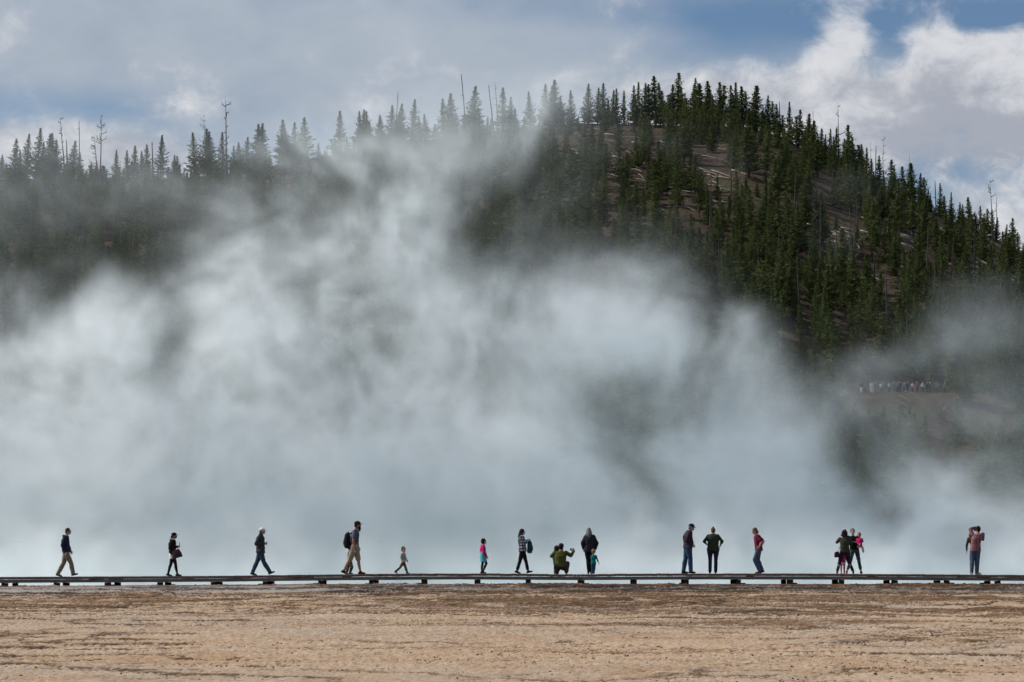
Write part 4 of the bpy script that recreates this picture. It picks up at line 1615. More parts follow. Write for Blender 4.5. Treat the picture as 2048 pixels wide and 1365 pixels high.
    for sd in (1, -1):
        arm(b, sd, 0.0)
        leg(b, sd, 0.0)
        E, Wr = V(*arms[sd][0]), V(*arms[sd][1])
        d = Wr - E; d /= np.linalg.norm(d) + 1e-9
        hd_ = sp.get('hand%d' % sd)
        if hd_ is not None:
            d = V(*hd_); d /= np.linalg.norm(d)
        hint = V(*sp.get('thumb%d' % sd, (1, 0, 0.3)))
        s_ = hint - d * hint.dot(d)
        if np.linalg.norm(s_) < .1:
            s_ = V(0, 0, 1) - d * d[2]
        s_ /= np.linalg.norm(s_)
        nrm = np.cross(d, s_) * (-sd)          # towards the palm
        hz = 1.0 if not sp.get('kid') else 1.15
        if lowres:
            b.limb([sc(Wr), sc(Wr + d * .10)], [.030 * k, .028 * k])
        else:
            pc = Wr + d * .045 * hz
            rm = Matrix((d, s_, nrm)).transposed()
            b.ball(sc(pc), (.050 * hz * k, .040 * hz * k, .016 * hz * k), rm, 12)
            curl = sp.get('curl%d' % sd, 0.45)
            for q, (off, Lf) in enumerate(((.030, .070), (.010, .079), (-.010, .073), (-.029, .058))):
                p0 = Wr + (d * .075 + s_ * off) * hz
                dd = d.copy(); pts = [p0]
                for j in range(3):
                    ang = curl * (0.7 + 0.5 * j)
                    dd = d * math.cos(ang * (j + 1) * .6) + nrm * math.sin(ang * (j + 1) * .6)
                    pts.append(pts[-1] + dd * Lf / 3 * hz)
                b.limb([sc(t_) for t_ in pts], [q_ * hz * k for q_ in (.0100, .0094, .0086, .0076)], 8)
            t0 = Wr + (d * .022 + s_ * .026) * hz
            t1 = t0 + (d * .028 + s_ * .026) * hz
            t2 = t1 + (d * .030 + s_ * .006 + nrm * .010) * hz
            b.limb([sc(t0), sc(t1), sc(t2)], [.0125 * hz * k, .0110 * hz * k, .0090 * hz * k], 8)
        A_ = V(*legs[sd][1]); tp = R(legs[sd][2])
        fy = R(legs[sd][3]) if len(legs[sd]) > 3 else 0.0
        fd = V(math.cos(fy) * math.cos(tp), math.sin(fy), math.sin(tp))
        b.limb([sc(A_ + V(0, 0, -.03)), sc(A_ + fd * .12 + V(0, 0, -.045))], [.034 * k, .028 * k], 10)
    bme = b.fuse('body', sp.get('skin', SKIN_A), vox * (0.8 if not lowres else 1.0) * max(k, .7))
    root = bpy.data.objects.new('person', bme)
    COL.objects.link(root)

    def part(name, me, parent=None, lab=None):
        o = bpy.data.objects.new(name, me)
        COL.objects.link(o)
        o.parent = parent or root
        if lab:
            o['label'] = lab
        return o

    def pball(name, c, r, mat, n=10):
        s = Shell(); s.ball(c, r, rotm, n)
        return part(name, s.s.mesh(name, mat, True))
    if not lowres:
        for sd in (1, -1):
            pball('eye', hp(.083, sd * .031, .010), .0105 * hs * k, M_EYE)
        pball('mouth', hp(.090, 0, -.056), (.012 * hs * k, .022 * hs * k, .006 * hs * k), M_LIP)
    fseed = int(px)
    # ---------------- trousers
    if 'legs_m' in sp:
        s = Shell()
        up = sp.get('leg_len', 1.0)
        inf = sp.get('leg_inf', .018)
        for sd in (1, -1):
            leg(s, sd, inf, up)
            if up >= 1.0 and sp.get('flare', .010) > 0:
                A_ = V(*legs[sd][1]); K_ = V(*legs[sd][0])
                s.limb([sc(K_), sc(A_ + V(0, 0, .012))], [(.056 + inf) * k, (.045 + inf * .7 + sp.get('flare', .010)) * k])
        s.loft([(sc(P - V(0, 0, .06)), (.166 * bld + inf * .6) * k, (.112 * bld + inf * .6) * k, Yv, X),
                (sc(P), (.168 * bld + inf * .6) * k, (.118 * bld + inf * .6) * k, Yv, X),
                (sc(P * .5 + W * .5), (.152 * bld + inf * .5) * k, (.110 * bld + inf * .5) * k, Yv, X)])
        nm = sp.get('legs_name', 'trousers')
        tr = part(nm, s.fuse(nm, sp['legs_m'], vox * max(k, .7), sp.get('leg_fold', .0045), fseed))
        if 'stripe' in sp:
            s = Shell()
            K_ = V(*legs[-1][0]); H_ = hipj[-1]
            q = H_ * .25 + K_ * .75
            s.loft([(sc(q - V(0, 0, .03)), .098 * k, .098 * k, Yv, X), (sc(q + V(0, 0, .03)), .10 * k, .10 * k, Yv, X)])
            part('band', s.s.mesh('band', sp['stripe'], True), tr)
    # ---------------- under layer (shirt tail, skirt)
    if 'tail' in sp:
        mat, z0, z1, w0, w1, nm = sp['tail']
        s = Shell()
        c0, c1 = V(P[0], P[1], z0), V(P[0] * .6 + W[0] * .4, P[1], z1)
        s.loft([(sc(c0), w0 * k, w0 * .78 * k, Yv, X), (sc(c0 * .5 + c1 * .5), (w0 * .45 + w1 * .55) * k, (w0 * .45 + w1 * .55) * .76 * k, Yv, X), (sc(c1), w1 * k, w1 * .72 * k, Yv, X)])
        part(nm, s.fuse(nm, mat, vox * max(k, .7), .007, fseed + 1))
    # ---------------- top
    if 'top_m' in sp:
        s = Shell()
        inf = sp.get('top_inf', .020)
        torso(s, inf, sp.get('hem', .88), sp.get('top_flare', .006))
        ups = sp.get('sleeve', 1.0)
        sleeve_m = sp.get('sleeve_m')
        ss = Shell() if sleeve_m else s
        for sd in (1, -1):
            arm(ss, sd, inf * .75, ups)
        if sp.get('hood'):
            s.ball(sc(Nk + V(-.075, 0, -.01)), (.06 * k, .09 * k, .055 * k), None, 12)
        if sp.get('collar'):
            s.loft([(sc(Nk - V(0, 0, .03)), .078 * k, .078 * k, Yv, X), (sc(Nk + V(.005, 0, .045)), .068 * k, .072 * k, Yv, X)])
        nm = sp.get('top_name', 'shirt')
        tp_ = part(nm, s.fuse(nm, sp['top_m'], vox * max(k, .7), sp.get('fold', .007), fseed + 2, sp.get('ffreq', 9.0)))
        if sleeve_m:
            part('sleeves', ss.fuse('sleeves', sleeve_m, vox * max(k, .7), .005, fseed + 3), tp_)
        if 'emblem' in sp:
            s = Shell()
            s.ball(sc(C + front * (.118 * bld + inf) + side * -.01 + V(0, 0, -.03)), (.012 * k, .07 * k, .045 * k), None, 10)
            part('emblem', s.s.mesh('emblem', sp['emblem'], True), tp_)
    # ---------------- shoes
    if 'shoe_m' in sp:
        for sd in (1, -1):
            A_ = V(*legs[sd][1]); tpt = R(legs[sd][2])
            fy = R(legs[sd][3]) if len(legs[sd]) > 3 else 0.0
            ct, st = math.cos(tpt), math.sin(tpt)
            fx = V(math.cos(fy), math.sin(fy), 0)
            fd = fx * ct + V(0, 0, st); ud = -fx * st + V(0, 0, ct)
            s = Shell()
            heel = A_ - ud * .045 - fd * .045
            ball_ = A_ - ud * .052 + fd * .085
            toe = A_ - ud * .056 + fd * .150
            s.limb([sc(heel), sc(ball_), sc(toe)], [.038 * k, .036 * k, .027 * k], 12)
            s.limb([sc(A_ + ud * .0), sc(A_ - ud * .03 + fd * .03)], [.043 * k, .043 * k], 12)
            me = s.fuse('shoe', sp['shoe_m'], vox * max(k, .7))
            o = part('shoe', me)
            if 'sole_m' in sp:
                s = Shell()
                rmx = Matrix((fd, np.cross(ud, fd), ud)).transposed()
                s.ball(sc(A_ - ud * .082 + fd * .05), (.135 * k, .042 * k, .010 * k), rmx, 12)
                part('sole', s.s.mesh('sole', sp['sole_m'], True), o)
    # ---------------- hair
    hm = sp.get('hair_m')
    if hm is not None:
        s = Shell()
        st = sp.get('hair', 'short')
        g = 1.0 if st != 'curly' else 1.32
        s.ball(hp(-.014, 0, .034), (.098 * hs * k * g, .084 * hs * k * g, .098 * hs * k * g), rotm, 18)
        s.ball(hp(-.045, 0, -.012), (.062 * hs * k * g, .076 * hs * k * g, .080 * hs * k * g), rotm, 16)
        if st == 'long':
            Ln = sp.get('hair_len', .35)
            n0 = hp(-.05, 0, -.03)
            s.limb([n0, n0 + sc(V(-.045, 0, -Ln * .45)), n0 + sc(V(-.05, 0, -Ln))], [.085 * hs * k, .080 * hs * k, .040 * hs * k], 14)
            for sd in (1, -1):
                n1 = hp(-.02, sd * .065, -.01)
                s.limb([n1, n1 + sc(V(-.03, sd * .02, -Ln * .5)), n1 + sc(V(-.04, sd * .01, -Ln * .9))], [.040 * hs * k, .042 * hs * k, .022 * hs * k], 10)
        elif st == 'bob':
            s.ball(hp(-.055, 0, -.055), (.060 * hs * k, .082 * hs * k, .075 * hs * k), rotm, 14)
        elif st == 'bun':
            s.ball(hp(-.03, 0, .13), .040 * hs * k, None, 12)
        elif st == 'halfup':
            s.ball(hp(-.045, 0, .105), .042 * hs * k, None, 12)
        elif st == 'tail':
            s.ball(hp(-.10, 0, -.05), (.05 * hs * k, .03 * hs * k, .06 * hs * k), rotm, 12)
        elif st == 'curly':
            s.ball(hp(-.03, 0, -.055), (.100 * hs * k, .128 * hs * k, .100 * hs * k), rotm, 14)
        part('hair', s.fuse('hair', hm, vox * .8 * max(k, .7), .012 if st == 'curly' else .006, fseed + 4, 26.0))
    if 'beard' in sp:
        s = Shell()
        s.limb([hp(.045, 0, -.070), hp(.065, 0, -.125), hp(.062, 0, -.185)], [.058 * k, .046 * k, .026 * k], 12)
        part('beard', s.fuse('beard', sp['beard'], vox * .8, .006, 3, 28.0))
    if 'mask' in sp:
        s = Shell()
        s.ball(hp(.055, 0, -.045), (.056 * k, .060 * k, .048 * k), rotm, 12)
        part('face_mask', s.s.mesh('face_mask', sp['mask'], True))
    if 'glasses' in sp:
        s = Soup()
        for sd in (1, -1):
            q = Shell(); q.ball(hp(.093, sd * .032, .014), (.008 * k, .024 * k, .016 * k), rotm, 10)
            s.add(q.s.v, q.s.f)
            s.add(*tube([hp(.090, sd * .055, .016), hp(0, sd * .078, .012)], [.004 * k] * 2, 5))
        s.add(*tube([hp(.096, .01, .016), hp(.096, -.01, .016)], [.004 * k] * 2, 5))
        part('sunglasses', s.mesh('sunglasses', M_BLACK, True))
    if 'cap' in sp:
        s = Shell()
        s.ball(hp(-.008, 0, .062), (.108 * hs * k, .090 * hs * k, .075 * hs * k), rotm, 18)
        s.ball(hp(-.008, 0, .045), (.110 * hs * k, .092 * hs * k, .030 * hs * k), rotm, 18)
        c_ = part('cap', s.fuse('cap', sp['cap'], vox * .8))
        s = Shell()
        tilt = Matrix.Rotation(R(10), 3, 'Y')
        s.ball(hp(.105 * (1 if not sp.get('cap_back') else -1), 0, .042), (.078 * hs * k, .066 * hs * k, .009 * hs * k), rotm @ tilt, 14)
        part('brim', s.s.mesh('brim', sp['cap'], True), c_)
    if 'headband' in sp:
        s = Shell()
        s.ball(hp(-.010, 0, .080), (.098 * hs * k, .088 * hs * k, .018 * hs * k), rotm, 16)
        part('headband', s.s.mesh('headband', sp['headband'], True))
    # ---------------- place
    if base is None:
        Yd = Y or 101.1
        p = at(px, 1150, Yd)
        loc = Vector((p.x, Yd, float(deck_top(p.x * 100.0 / Yd)) + 0.002))
    else:
        loc = Vector(base)
    root.location = loc
    root.rotation_euler = (0, 0, R(sp.get('face', 0)))
    tag(root, label, 'person', sp.get('group', 'people on the boardwalk'))
    root['scale_k'] = k
    return root


def world_pt(root, p):
    """point of the body frame (1.75 m units) in the world"""
    q = Matrix.Rotation(root.rotation_euler.z, 4, 'Z') @ Vector([c * root['scale_k'] for c in p])
    return root.location + q


def prop(name, parts, loc, rz, label, cat, group=None):
    """parts: (part name, mesh, parent index)"""
    t = empty(name, loc, rz)
    objs = []
    for (nm, me, par) in parts:
        o = bpy.data.objects.new(nm, me)
        COL.objects.link(o)
        o.parent = t if par is None else objs[par]
        objs.append(o)
    tag(t, label, cat, group)
    return t


def backpack(loc, rz, h, w, d, mat, label, straps=True):
    s = Shell()
    s.loft([((0, 0, -h / 2), w * .38, d * .34, V(0, 1, 0), V(1, 0, 0)), ((0, 0, -h * .38), w * .5, d * .5, V(0, 1, 0), V(1, 0, 0)),
            ((-d * .05, 0, 0), w * .5, d * .5, V(0, 1, 0), V(1, 0, 0)), ((0, 0, h * .34), w * .44, d * .42, V(0, 1, 0), V(1, 0, 0)), ((.02, 0, h / 2), w * .25, d * .22, V(0, 1, 0), V(1, 0, 0))])
    bag = s.fuse('bag', mat, .012, .006, 3)
    s = Shell()
    s.ball((-d * .42, 0, -h * .14), (d * .22, w * .38, h * .24), None, 14)
    pocket = s.fuse('pocket', mat, .012, .004, 8)
    s = Soup()
    s.add(*tube([(d * .2, .03, h * .47), (d * .1, .0, h * .56), (d * .2, -.03, h * .47)], [.009] * 3, 6))
    handle = s.mesh('handle', mat, True)
    parts = [('bag', bag, None), ('pocket', pocket, None), ('handle', handle, None)]
    if straps:
        for sd in (1, -1):
            s = Soup()
            s.add(*tube([(d * .35, sd * .10, h * .42), (d * .35 + .16, sd * .13, h * .56), (d * .35 + .31, sd * .14, h * .34), (d * .35 + .30, sd * .14, -h * .05), (d * .3, sd * .13, -h * .3)],
                        [.020, .024, .024, .020, .014], 6))
            parts.append(('strap', s.mesh('strap', mat, True), None))
    return prop('backpack', parts, loc, rz, label, 'backpack')


def phone(loc, rz, label, tilt=0.0, size=(.012, .15, .075)):
    s = Soup(); add_box(s, (0, 0, 0), size)
    case = s.mesh('case', M_BLACK)
    s = Soup(); add_box(s, (-size[0] / 2 - .001, 0, 0), (.002, size[1] * .92, size[2] * .88))
    scr = s.mesh('screen', plain('mat screen', (0.03, 0.035, 0.045), 0.15, 0.1))
    t = prop('phone', [('case', case, None), ('screen', scr, None)], loc, rz, label, 'phone')
    t.rotation_euler = (tilt, 0, rz)
    return t


BLK = cloth((0.012, 0.012, 0.014)); NAVY = cloth((0.020, 0.028, 0.052)); KHAKI = cloth((0.215, 0.175, 0.125))
JEAN = cloth((0.034, 0.066, 0.115), .4); DJEAN = cloth((0.022, 0.035, 0.075), .4); GJEAN = cloth((0.070, 0.095, 0.150), .4)
BROWN_H = cloth((0.045, 0.026, 0.016)); DARK_H = cloth((0.016, 0.011, 0.010)); BLOND_H = cloth((0.26, 0.16, 0.08)); GREY_H = cloth((0.17, 0.165, 0.16))
AUB_H = cloth((0.13, 0.055, 0.03)); WHT = cloth((0.75, 0.75, 0.80), .1); SHOE_B = cloth((0.014, 0.013, 0.013)); SOLE_W = cloth((0.55, 0.54, 0.52))


def build_people():
    FARG = 'people'
    # 1 man in navy jacket
    person(131.5, dict(H=1.74, face=0, P=(0, 0, .90), W=(-.01, 0, 1.06), C=(-.03, 0, 1.27), Nk=(-.01, 0, 1.45), Hd=(.065, 0, 1.60), shz=1.39, yaw=-12,
           R=((-.10, -.24, 1.12), (-.01, -.24, .88)), L=((.02, .24, 1.13), (.12, .22, .92)),
           RL=((.20, -.07, .46), (.27, -.06, .115), 14), LL=((-.10, .08, .46), (-.285, .07, .105), -14),
           legs_m=KHAKI, top_m=NAVY, top_name='jacket', top_inf=.026, hem=.86, hood=True, shoe_m=SHOE_B, hair_m=BROWN_H, glasses=1, leg_inf=.024, flare=.012),
           'man striding right in a navy jacket and khaki trousers, first walker at the left end')
    # 2 woman in black cap with tote
    w2 = person(345, dict(H=1.58, face=0, P=(0, 0, .90), W=(-.01, 0, 1.05), C=(-.02, 0, 1.25), Nk=(.0, 0, 1.42), Hd=(.05, 0, 1.57), shz=1.36, build=1.04,
           R=((-.09, -.24, 1.09), (.17, -.14, 1.13)), L=((-.04, .24, 1.09), (.18, .10, 1.16)), curl1=1.1, **{'curl-1': 1.1},
           RL=((.13, -.07, .46), (.195, -.06, .085), 0), LL=((-.08, .08, .46), (-.18, .07, .09), -8),
           legs_m=BLK, legs_name='leggings', leg_inf=.006, flare=0, top_m=BLK, top_name='jacket', top_inf=.030, hem=.90, hood=True, tail=(WHT, .68, .98, .185, .17, 'shirt_tail'),
           shoe_m=SHOE_B, hair_m=BROWN_H, hair='tail', cap=BLK, mask=BLK), 'woman in a black cap and face mask with a white shirt tail and brown tote')
    s = Shell()
    s.loft([((0, 0, -.17), .19, .075, V(1, 0, 0), V(0, 1, 0)), ((0, 0, -.02), .165, .065, V(1, 0, 0), V(0, 1, 0)), ((-.01, 0, .12), .125, .03, V(1, 0, 0), V(0, 1, 0))])
    m_t = cloth((0.060, 0.035, 0.032))
    hs_ = Soup(); hs_.add(*tube([(-.09, .02, .11), (-.10, .03, .26), (-.02, .03, .30), (.05, .03, .24), (.07, .02, .11)], [.010] * 5, 6))
    prop('tote_bag', [('bag', s.fuse('bag', m_t, .011, .006, 4), None), ('handle', hs_.mesh('handle', m_t, True), None)], world_pt(w2, (.19, -.30, .90)), R(0) , 'brown tote bag hanging from the arm of the woman in the black cap', 'bag').rotation_euler = (0, R(-14), 0)
    phone(world_pt(w2, (.27, -.05, 1.24)), 0, 'dark phone held up by the woman in the black cap', R(70))
    # 3 person in white cap and puffer jacket
    w3 = person(521, dict(H=1.72, face=0, P=(0, 0, .90), W=(-.01, 0, 1.06), C=(-.02, 0, 1.27), Nk=(-.01, 0, 1.44), Hd=(.05, 0, 1.58), shz=1.39, build=1.06,
           R=((-.15, -.24, 1.13), (.12, -.12, 1.13)), L=((-.08, .24, 1.13), (.13, .08, 1.15)), curl1=1.0, **{'curl-1': 1.0},
           RL=((.12, -.07, .48), (.335, -.06, .125), 22), LL=((-.14, .08, .47), (-.29, .07, .10), -12),
           legs_m=JEAN, top_m=cloth((0.045, 0.050, 0.056)), top_name='puffer_jacket', top_inf=.034, hem=.79, fold=.012, ffreq=20.0, collar=True, shoe_m=SHOE_B, sole_m=SOLE_W,
           hair_m=cloth((0.10, 0.065, 0.04)), hair='bob', cap=WHT, glasses=1, leg_inf=.022), 'walker in a white cap and dark puffer jacket looking at a phone')
    phone(world_pt(w3, (.22, -.02, 1.17)), 0, 'dark phone in the hands of the walker in the white cap', R(20))
    # 4 bearded man with backpack
    w4 = person(709, dict(H=1.90, face=0, P=(0, 0, .92), W=(.0, 0, 1.08), C=(.01, 0, 1.28), Nk=(.03, 0, 1.45), Hd=(.095, 0, 1.60), shz=1.40, build=1.03,
           R=((-.03, -.25, 1.10), (.01, -.25, .85)), L=((.02, .25, 1.10), (.10, .24, .87)),
           RL=((-.15, -.08, .46), (-.345, -.07, .115), -22), LL=((.12, .08, .47), (.185, .07, .085), 0),
           legs_m=cloth((0.34, 0.28, 0.20)), legs_name='cargo_shorts', leg_len=.47, leg_inf=.034, top_m=cloth((0.105, 0.115, 0.150)), top_name='t_shirt', sleeve=.34, hem=.86, top_inf=.022,
           shoe_m=cloth((0.035, 0.025, 0.02)), hair_m=DARK_H, beard=DARK_H, cap=cloth((0.030, 0.024, 0.022)), glasses=1, skin=SKIN_B), 'tall man with a long dark beard, brown cap and khaki cargo shorts')
    backpack(world_pt(w4, (-.235, 0, 1.10)), 0, .56, .32, .24, cloth((0.015, 0.015, 0.018)), 'black backpack worn by the tall bearded man')
    # 5 child behind the bearded man
    person(699.5, dict(kid=True, H=1.12, face=0, hs=1.45, RL=((.12, -.08, .40), (.02, -.07, .09), 0), LL=((-.10, .08, .38), (-.18, .07, .10), -18),
           legs_m=patterned((0.02, 0.024, 0.014), (0.10, 0.105, 0.055), 9.0), top_m=cloth((0.022, 0.026, 0.036)), top_name='jacket', hem=.70, shoe_m=SHOE_B, hair_m=BROWN_H, leg_inf=.03,
           stripe=cloth((0.62, 0.05, 0.02))), 'child in camouflage trousers mostly hidden behind the bearded man', Y=102.0)
    # 6 small boy
    person(806.5, dict(kid=True, H=.99, face=0, twist=-30, yaw=-52, hs=1.6, P=(0, 0, .73), W=(0, 0, .87), C=(-.01, 0, 1.08), Nk=(0, 0, 1.28), Hd=(.02, 0, 1.50),
           R=((-.15, -.20, 1.02), (-.04, -.24, .86)), L=((.12, .18, 1.0), (.20, .12, .86)),
           LL=((.14, .08, .40), (.235, .07, .085), 0), RL=((-.20, -.08, .38), (-.47, -.07, .13), -28),
           legs_m=cloth((0.15, 0.085, 0.035)), top_m=cloth((0.36, 0.33, 0.30)), top_name='sweater', hem=.70, emblem=cloth((0.02, 0.05, 0.04)), shoe_m=cloth((0.03, 0.14, 0.32)), hair_m=BROWN_H), 
           'small boy walking alone in a pale sweater with a dark green chest mark')
    # 7 girl pink and teal
    person(966.5, dict(H=1.26, face=8, hs=1.30, P=(0, 0, .86), W=(-.01, 0, 1.0), C=(-.03, 0, 1.2), Nk=(-.01, 0, 1.38), Hd=(.02, 0, 1.56), shz=1.32, yaw=25,
           R=((.0, -.23, 1.04), (.13, -.22, .84)), L=((-.08, .22, 1.05), (-.05, .24, .84)),
           RL=((-.05, -.06, .45), (-.085, -.06, .085), 0), LL=((.17, .07, .49), (.0, .06, .11), -10),
           legs_m=BLK, legs_name='leggings', leg_inf=.008, flare=0, tail=(cloth((0.10, 0.40, 0.42)), .58, 1.12, .235, .19, 'coat_skirt'), top_m=cloth((0.55, 0.012, 0.16)), top_name='coat', top_inf=.032, hem=1.04,
           hood=True, shoe_m=SHOE_B, sole_m=SOLE_W, hair_m=DARK_H), 'girl in a bright pink and turquoise coat and black leggings')
    # 8 woman in plaid
    w8 = person(1045, dict(H=1.62, face=0, P=(0, 0, .92), W=(-.01, 0, 1.07), C=(-.03, 0, 1.27), Nk=(-.04, 0, 1.44), Hd=(-.01, 0, 1.59), shz=1.39, build=1.05, yaw=8,
           R=((.01, -.24, 1.14), (.18, -.15, 1.24)), L=((.04, .22, 1.14), (.20, .10, 1.27)),
           RL=((-.10, -.07, .47), (-.215, -.06, .11), -16), LL=((.13, .08, .48), (.21, .07, .11), 14),
           legs_m=BLK, leg_inf=.014, leg_len=.90, flare=0, top_m=plaid((0.015, 0.016, 0.025), (0.10, 0.11, 0.15), (0.55, 0.56, 0.60), 62.0), top_name='shirt', top_inf=.030, hem=.84,
           shoe_m=SHOE_B, sole_m=SOLE_W, hair_m=cloth((0.028, 0.015, 0.012)), hair='long', hair_len=.36), 'woman with long dark hair in a black and white plaid shirt')
    backpack(world_pt(w8, (.275, 0, 1.03)), math.pi, .46, .30, .19, cloth((0.012, 0.065, 0.062)), 'teal green backpack carried on the front of the woman in plaid', straps=False)
    # 9 crouching man with phone
    OL = cloth((0.070, 0.082, 0.018))
    w9 = person(1121, dict(H=1.82, face=90, P=(0, 0, .27), W=(.03, 0, .41), C=(.06, 0, .61), Nk=(.10, 0, .79), Hd=(.14, -.03, .92), shz=.73, build=1.10, yaw=-18,
           R=((.12, -.36, .62), (.22, -.46, .78)), L=((.14, .31, .60), (.34, .17, .70)), **{'hand-1': (.1, .6, .3), 'curl-1': 1.2, 'thumb-1': (0, 0.2, 1)},
           RL=((.30, -.24, .36), (-.02, -.20, .085), 0), LL=((.42, .12, .10), (.0, .12, .10), -40),
           legs_m=cloth((0.050, 0.040, 0.033)), leg_inf=.028, top_m=OL, top_name='sweater', hem=.26, top_inf=.024, shoe_m=cloth((0.06, 0.045, 0.035)), hair_m=DARK_H, beard=DARK_H, cap=cloth((0.030, 0.033, 0.042)), skin=SKIN_B),
           'crouching man in an olive sweater and dark cap taking a selfie')
    phone(world_pt(w9, (.26, -.40, .84)), R(90), 'phone held out at arm length by the crouching man', 0)
    person(1113, dict(kid=True, H=1.02, face=80, hs=1.5, R=((.02, -.30, 1.22), (-.12, -.44, 1.28)), L=((0, .2, .98), (.05, .2, .78)), Hd=(.02, -.02, 1.50),
           legs_m=DJEAN, top_m=cloth((0.06, 0.07, 0.03)), top_name='shirt', sleeve=.6, shoe_m=SHOE_B, hair_m=cloth((0.035, 0.018, 0.012)), hair='curly', skin=SKIN_B),
           'curly-haired child tucked beside the crouching man with an arm around him', Y=101.75)
    # 11 tall woman with grey hair
    person(1179.5, dict(H=1.66, face=93, build=1.04, sh=.135, shz=1.39, P=(0, .02, .92), Hd=(.0, .03, 1.60), R=((-.01, -.27, 1.16), (.12, -.23, .96)), L=((-.01, .27, 1.16), (.12, .23, .96)),
           LL=((.01, .07, .49), (0, .05, .085), 0), RL=((.02, -.06, .49), (.0, -.06, .085), 0),
           legs_m=BLK, leg_inf=.010, flare=0, top_m=cloth((0.030, 0.025, 0.033)), top_name='hoodie', top_inf=.034, hem=.83, shoe_m=cloth((0.05, 0.03, 0.025)), hair_m=GREY_H, hair='long', hair_len=.22),
           'woman seen from behind with long grey hair and a dark plum hoodie')
    # 12 boy teal
    person(1187, dict(kid=True, H=.91, face=78, hs=1.55, R=((.0, -.25, 1.0), (.03, -.33, .80)), L=((.12, .19, 1.02), (.24, .05, 1.02)), 
           LL=((.02, .07, .38), (.0, .09, .08), 0), RL=((.02, -.05, .38), (.03, -.02, .08), 0), P=(0, 0, .72), 
           legs_m=JEAN, top_m=cloth((0.0, 0.19, 0.19)), top_name='t_shirt', sleeve_m=NAVY, sleeve=.9, hem=.68, shoe_m=SHOE_B, hair_m=BLOND_H), 'toddler boy in a teal shirt beside the grey-haired woman', Y=100.55)
    # 13 old man
    person(1376, dict(H=1.81, face=6, build=1.16, belly=.05, P=(0, 0, .92), W=(.0, 0, 1.06), C=(-.01, 0, 1.27), Nk=(.05, 0, 1.44), Hd=(.125, 0, 1.57), shz=1.40, pitch=16,
           R=((-.09, -.25, 1.12), (.10, -.22, .98)), L=((-.05, .25, 1.13), (.12, .22, .98)),
           RL=((.07, -.08, .49), (.085, -.08, .085), 0), LL=((-.07, .08, .49), (-.14, .08, .085), 0),
           legs_m=JEAN, leg_inf=.024, top_m=cloth((0.045, 0.028, 0.040)), top_name='jacket', top_inf=.026, hem=.88, collar=True, shoe_m=SHOE_B, hair_m=GREY_H, cap=cloth((0.016, 0.016, 0.032))),
           'old man in a navy cap, plum jacket and blue jeans looking down')
    # 14 woman in green sweater
    person(1426.5, dict(H=1.67, face=90, build=1.26, sh=.150, shz=1.38, P=(0, 0, .90), Hd=(.03, -.0, 1.58), yaw=18, R=((.02, -.34, 1.20), (.17, -.26, 1.00)), L=((.02, .33, 1.18), (.22, .20, 1.06)),
           LL=((.02, .11, .48), (0, .12, .085), 0), RL=((.02, -.10, .48), (.0, -.09, .085), 0), hip=.09,
           legs_m=cloth((0.018, 0.024, 0.055)), leg_inf=.014, top_m=cloth((0.030, 0.045, 0.024)), top_name='sweater', sleeve=.62, hem=.84, top_inf=.022, shoe_m=SHOE_B, hair_m=AUB_H, hair='bun'),
           'stout woman seen from behind in a dark green sweater with an auburn bun')
    # 15 maroon shirt facing left
    person(1517.5, dict(H=1.67, face=180, P=(-.01, 0, .92), W=(.02, 0, 1.06), C=(.02, 0, 1.26), Nk=(.05, 0, 1.43), Hd=(.135, 0, 1.57), shz=1.39, pitch=22, build=1.08,
           L=((-.09, .27, 1.17), (-.02, .20, 1.00)), R=((-.21, -.22, 1.20), (-.12, -.17, 1.02)), hand1=(.5, -.1, -.6),
           LL=((.16, .07, .50), (-.03, .06, .085), 0), RL=((.02, -.08, .50), (-.13, -.07, .12), -16),
           legs_m=GJEAN, leg_inf=.020, top_m=cloth((0.16, 0.015, 0.045)), top_name='t_shirt', sleeve=.36, hem=.84, top_inf=.024, shoe_m=SHOE_B, sole_m=SOLE_W, hair_m=cloth((0.15, 0.085, 0.045)), hair='bob'),
           'person facing left with hands on hips in a maroon t-shirt, head bowed')
    # 16 curly-haired woman
    w16 = person(1690, dict(H=1.60, face=84, P=(0, 0, .88), W=(0, 0, 1.03), C=(.02, 0, 1.23), Nk=(.05, 0, 1.40), Hd=(.08, 0, 1.55), shz=1.34, yaw=-10,
           L=((.12, .30, 1.22), (.28, .14, 1.36)), R=((.16, -.25, 1.14), (.33, -.06, 1.30)), LL=((.03, .20, .46), (0, .30, .085), 0), RL=((.03, -.15, .46), (.0, -.32, .085), 0),
           legs_m=cloth((0.016, 0.018, 0.034)), leg_inf=.012, leg_len=.92, flare=0, top_m=cloth((0.050, 0.050, 0.030)), top_name='blouse', top_inf=.028, hem=.82, shoe_m=SHOE_B, hair_m=cloth((0.035, 0.018, 0.014)), hair='curly', skin=SKIN_B),
           'curly-haired woman in an olive blouse standing with legs apart, back turned')
    m_b = cloth((0.055, 0.018, 0.028))
    s = Shell(); s.loft([((0, 0, -.10), .10, .05, V(1, 0, 0), V(0, 1, 0)), ((0, 0, .03), .095, .045, V(1, 0, 0), V(0, 1, 0)), ((0, 0, .10), .06, .03, V(1, 0, 0), V(0, 1, 0))])
    st = Soup(); st.add(*tube([(0.02, 0, .08), (.10, -.10, .28), (.20, -.14, .50), (.26, -.05, .60)], [.009] * 4, 6))
    prop('handbag', [('bag', s.fuse('bag', m_b, .010, .004, 5), None), ('strap', st.mesh('strap', m_b, True), None)], world_pt(w16, (-.06, .30, .74)), 0, 'maroon crossbody bag at the hip of the curly-haired woman', 'bag')
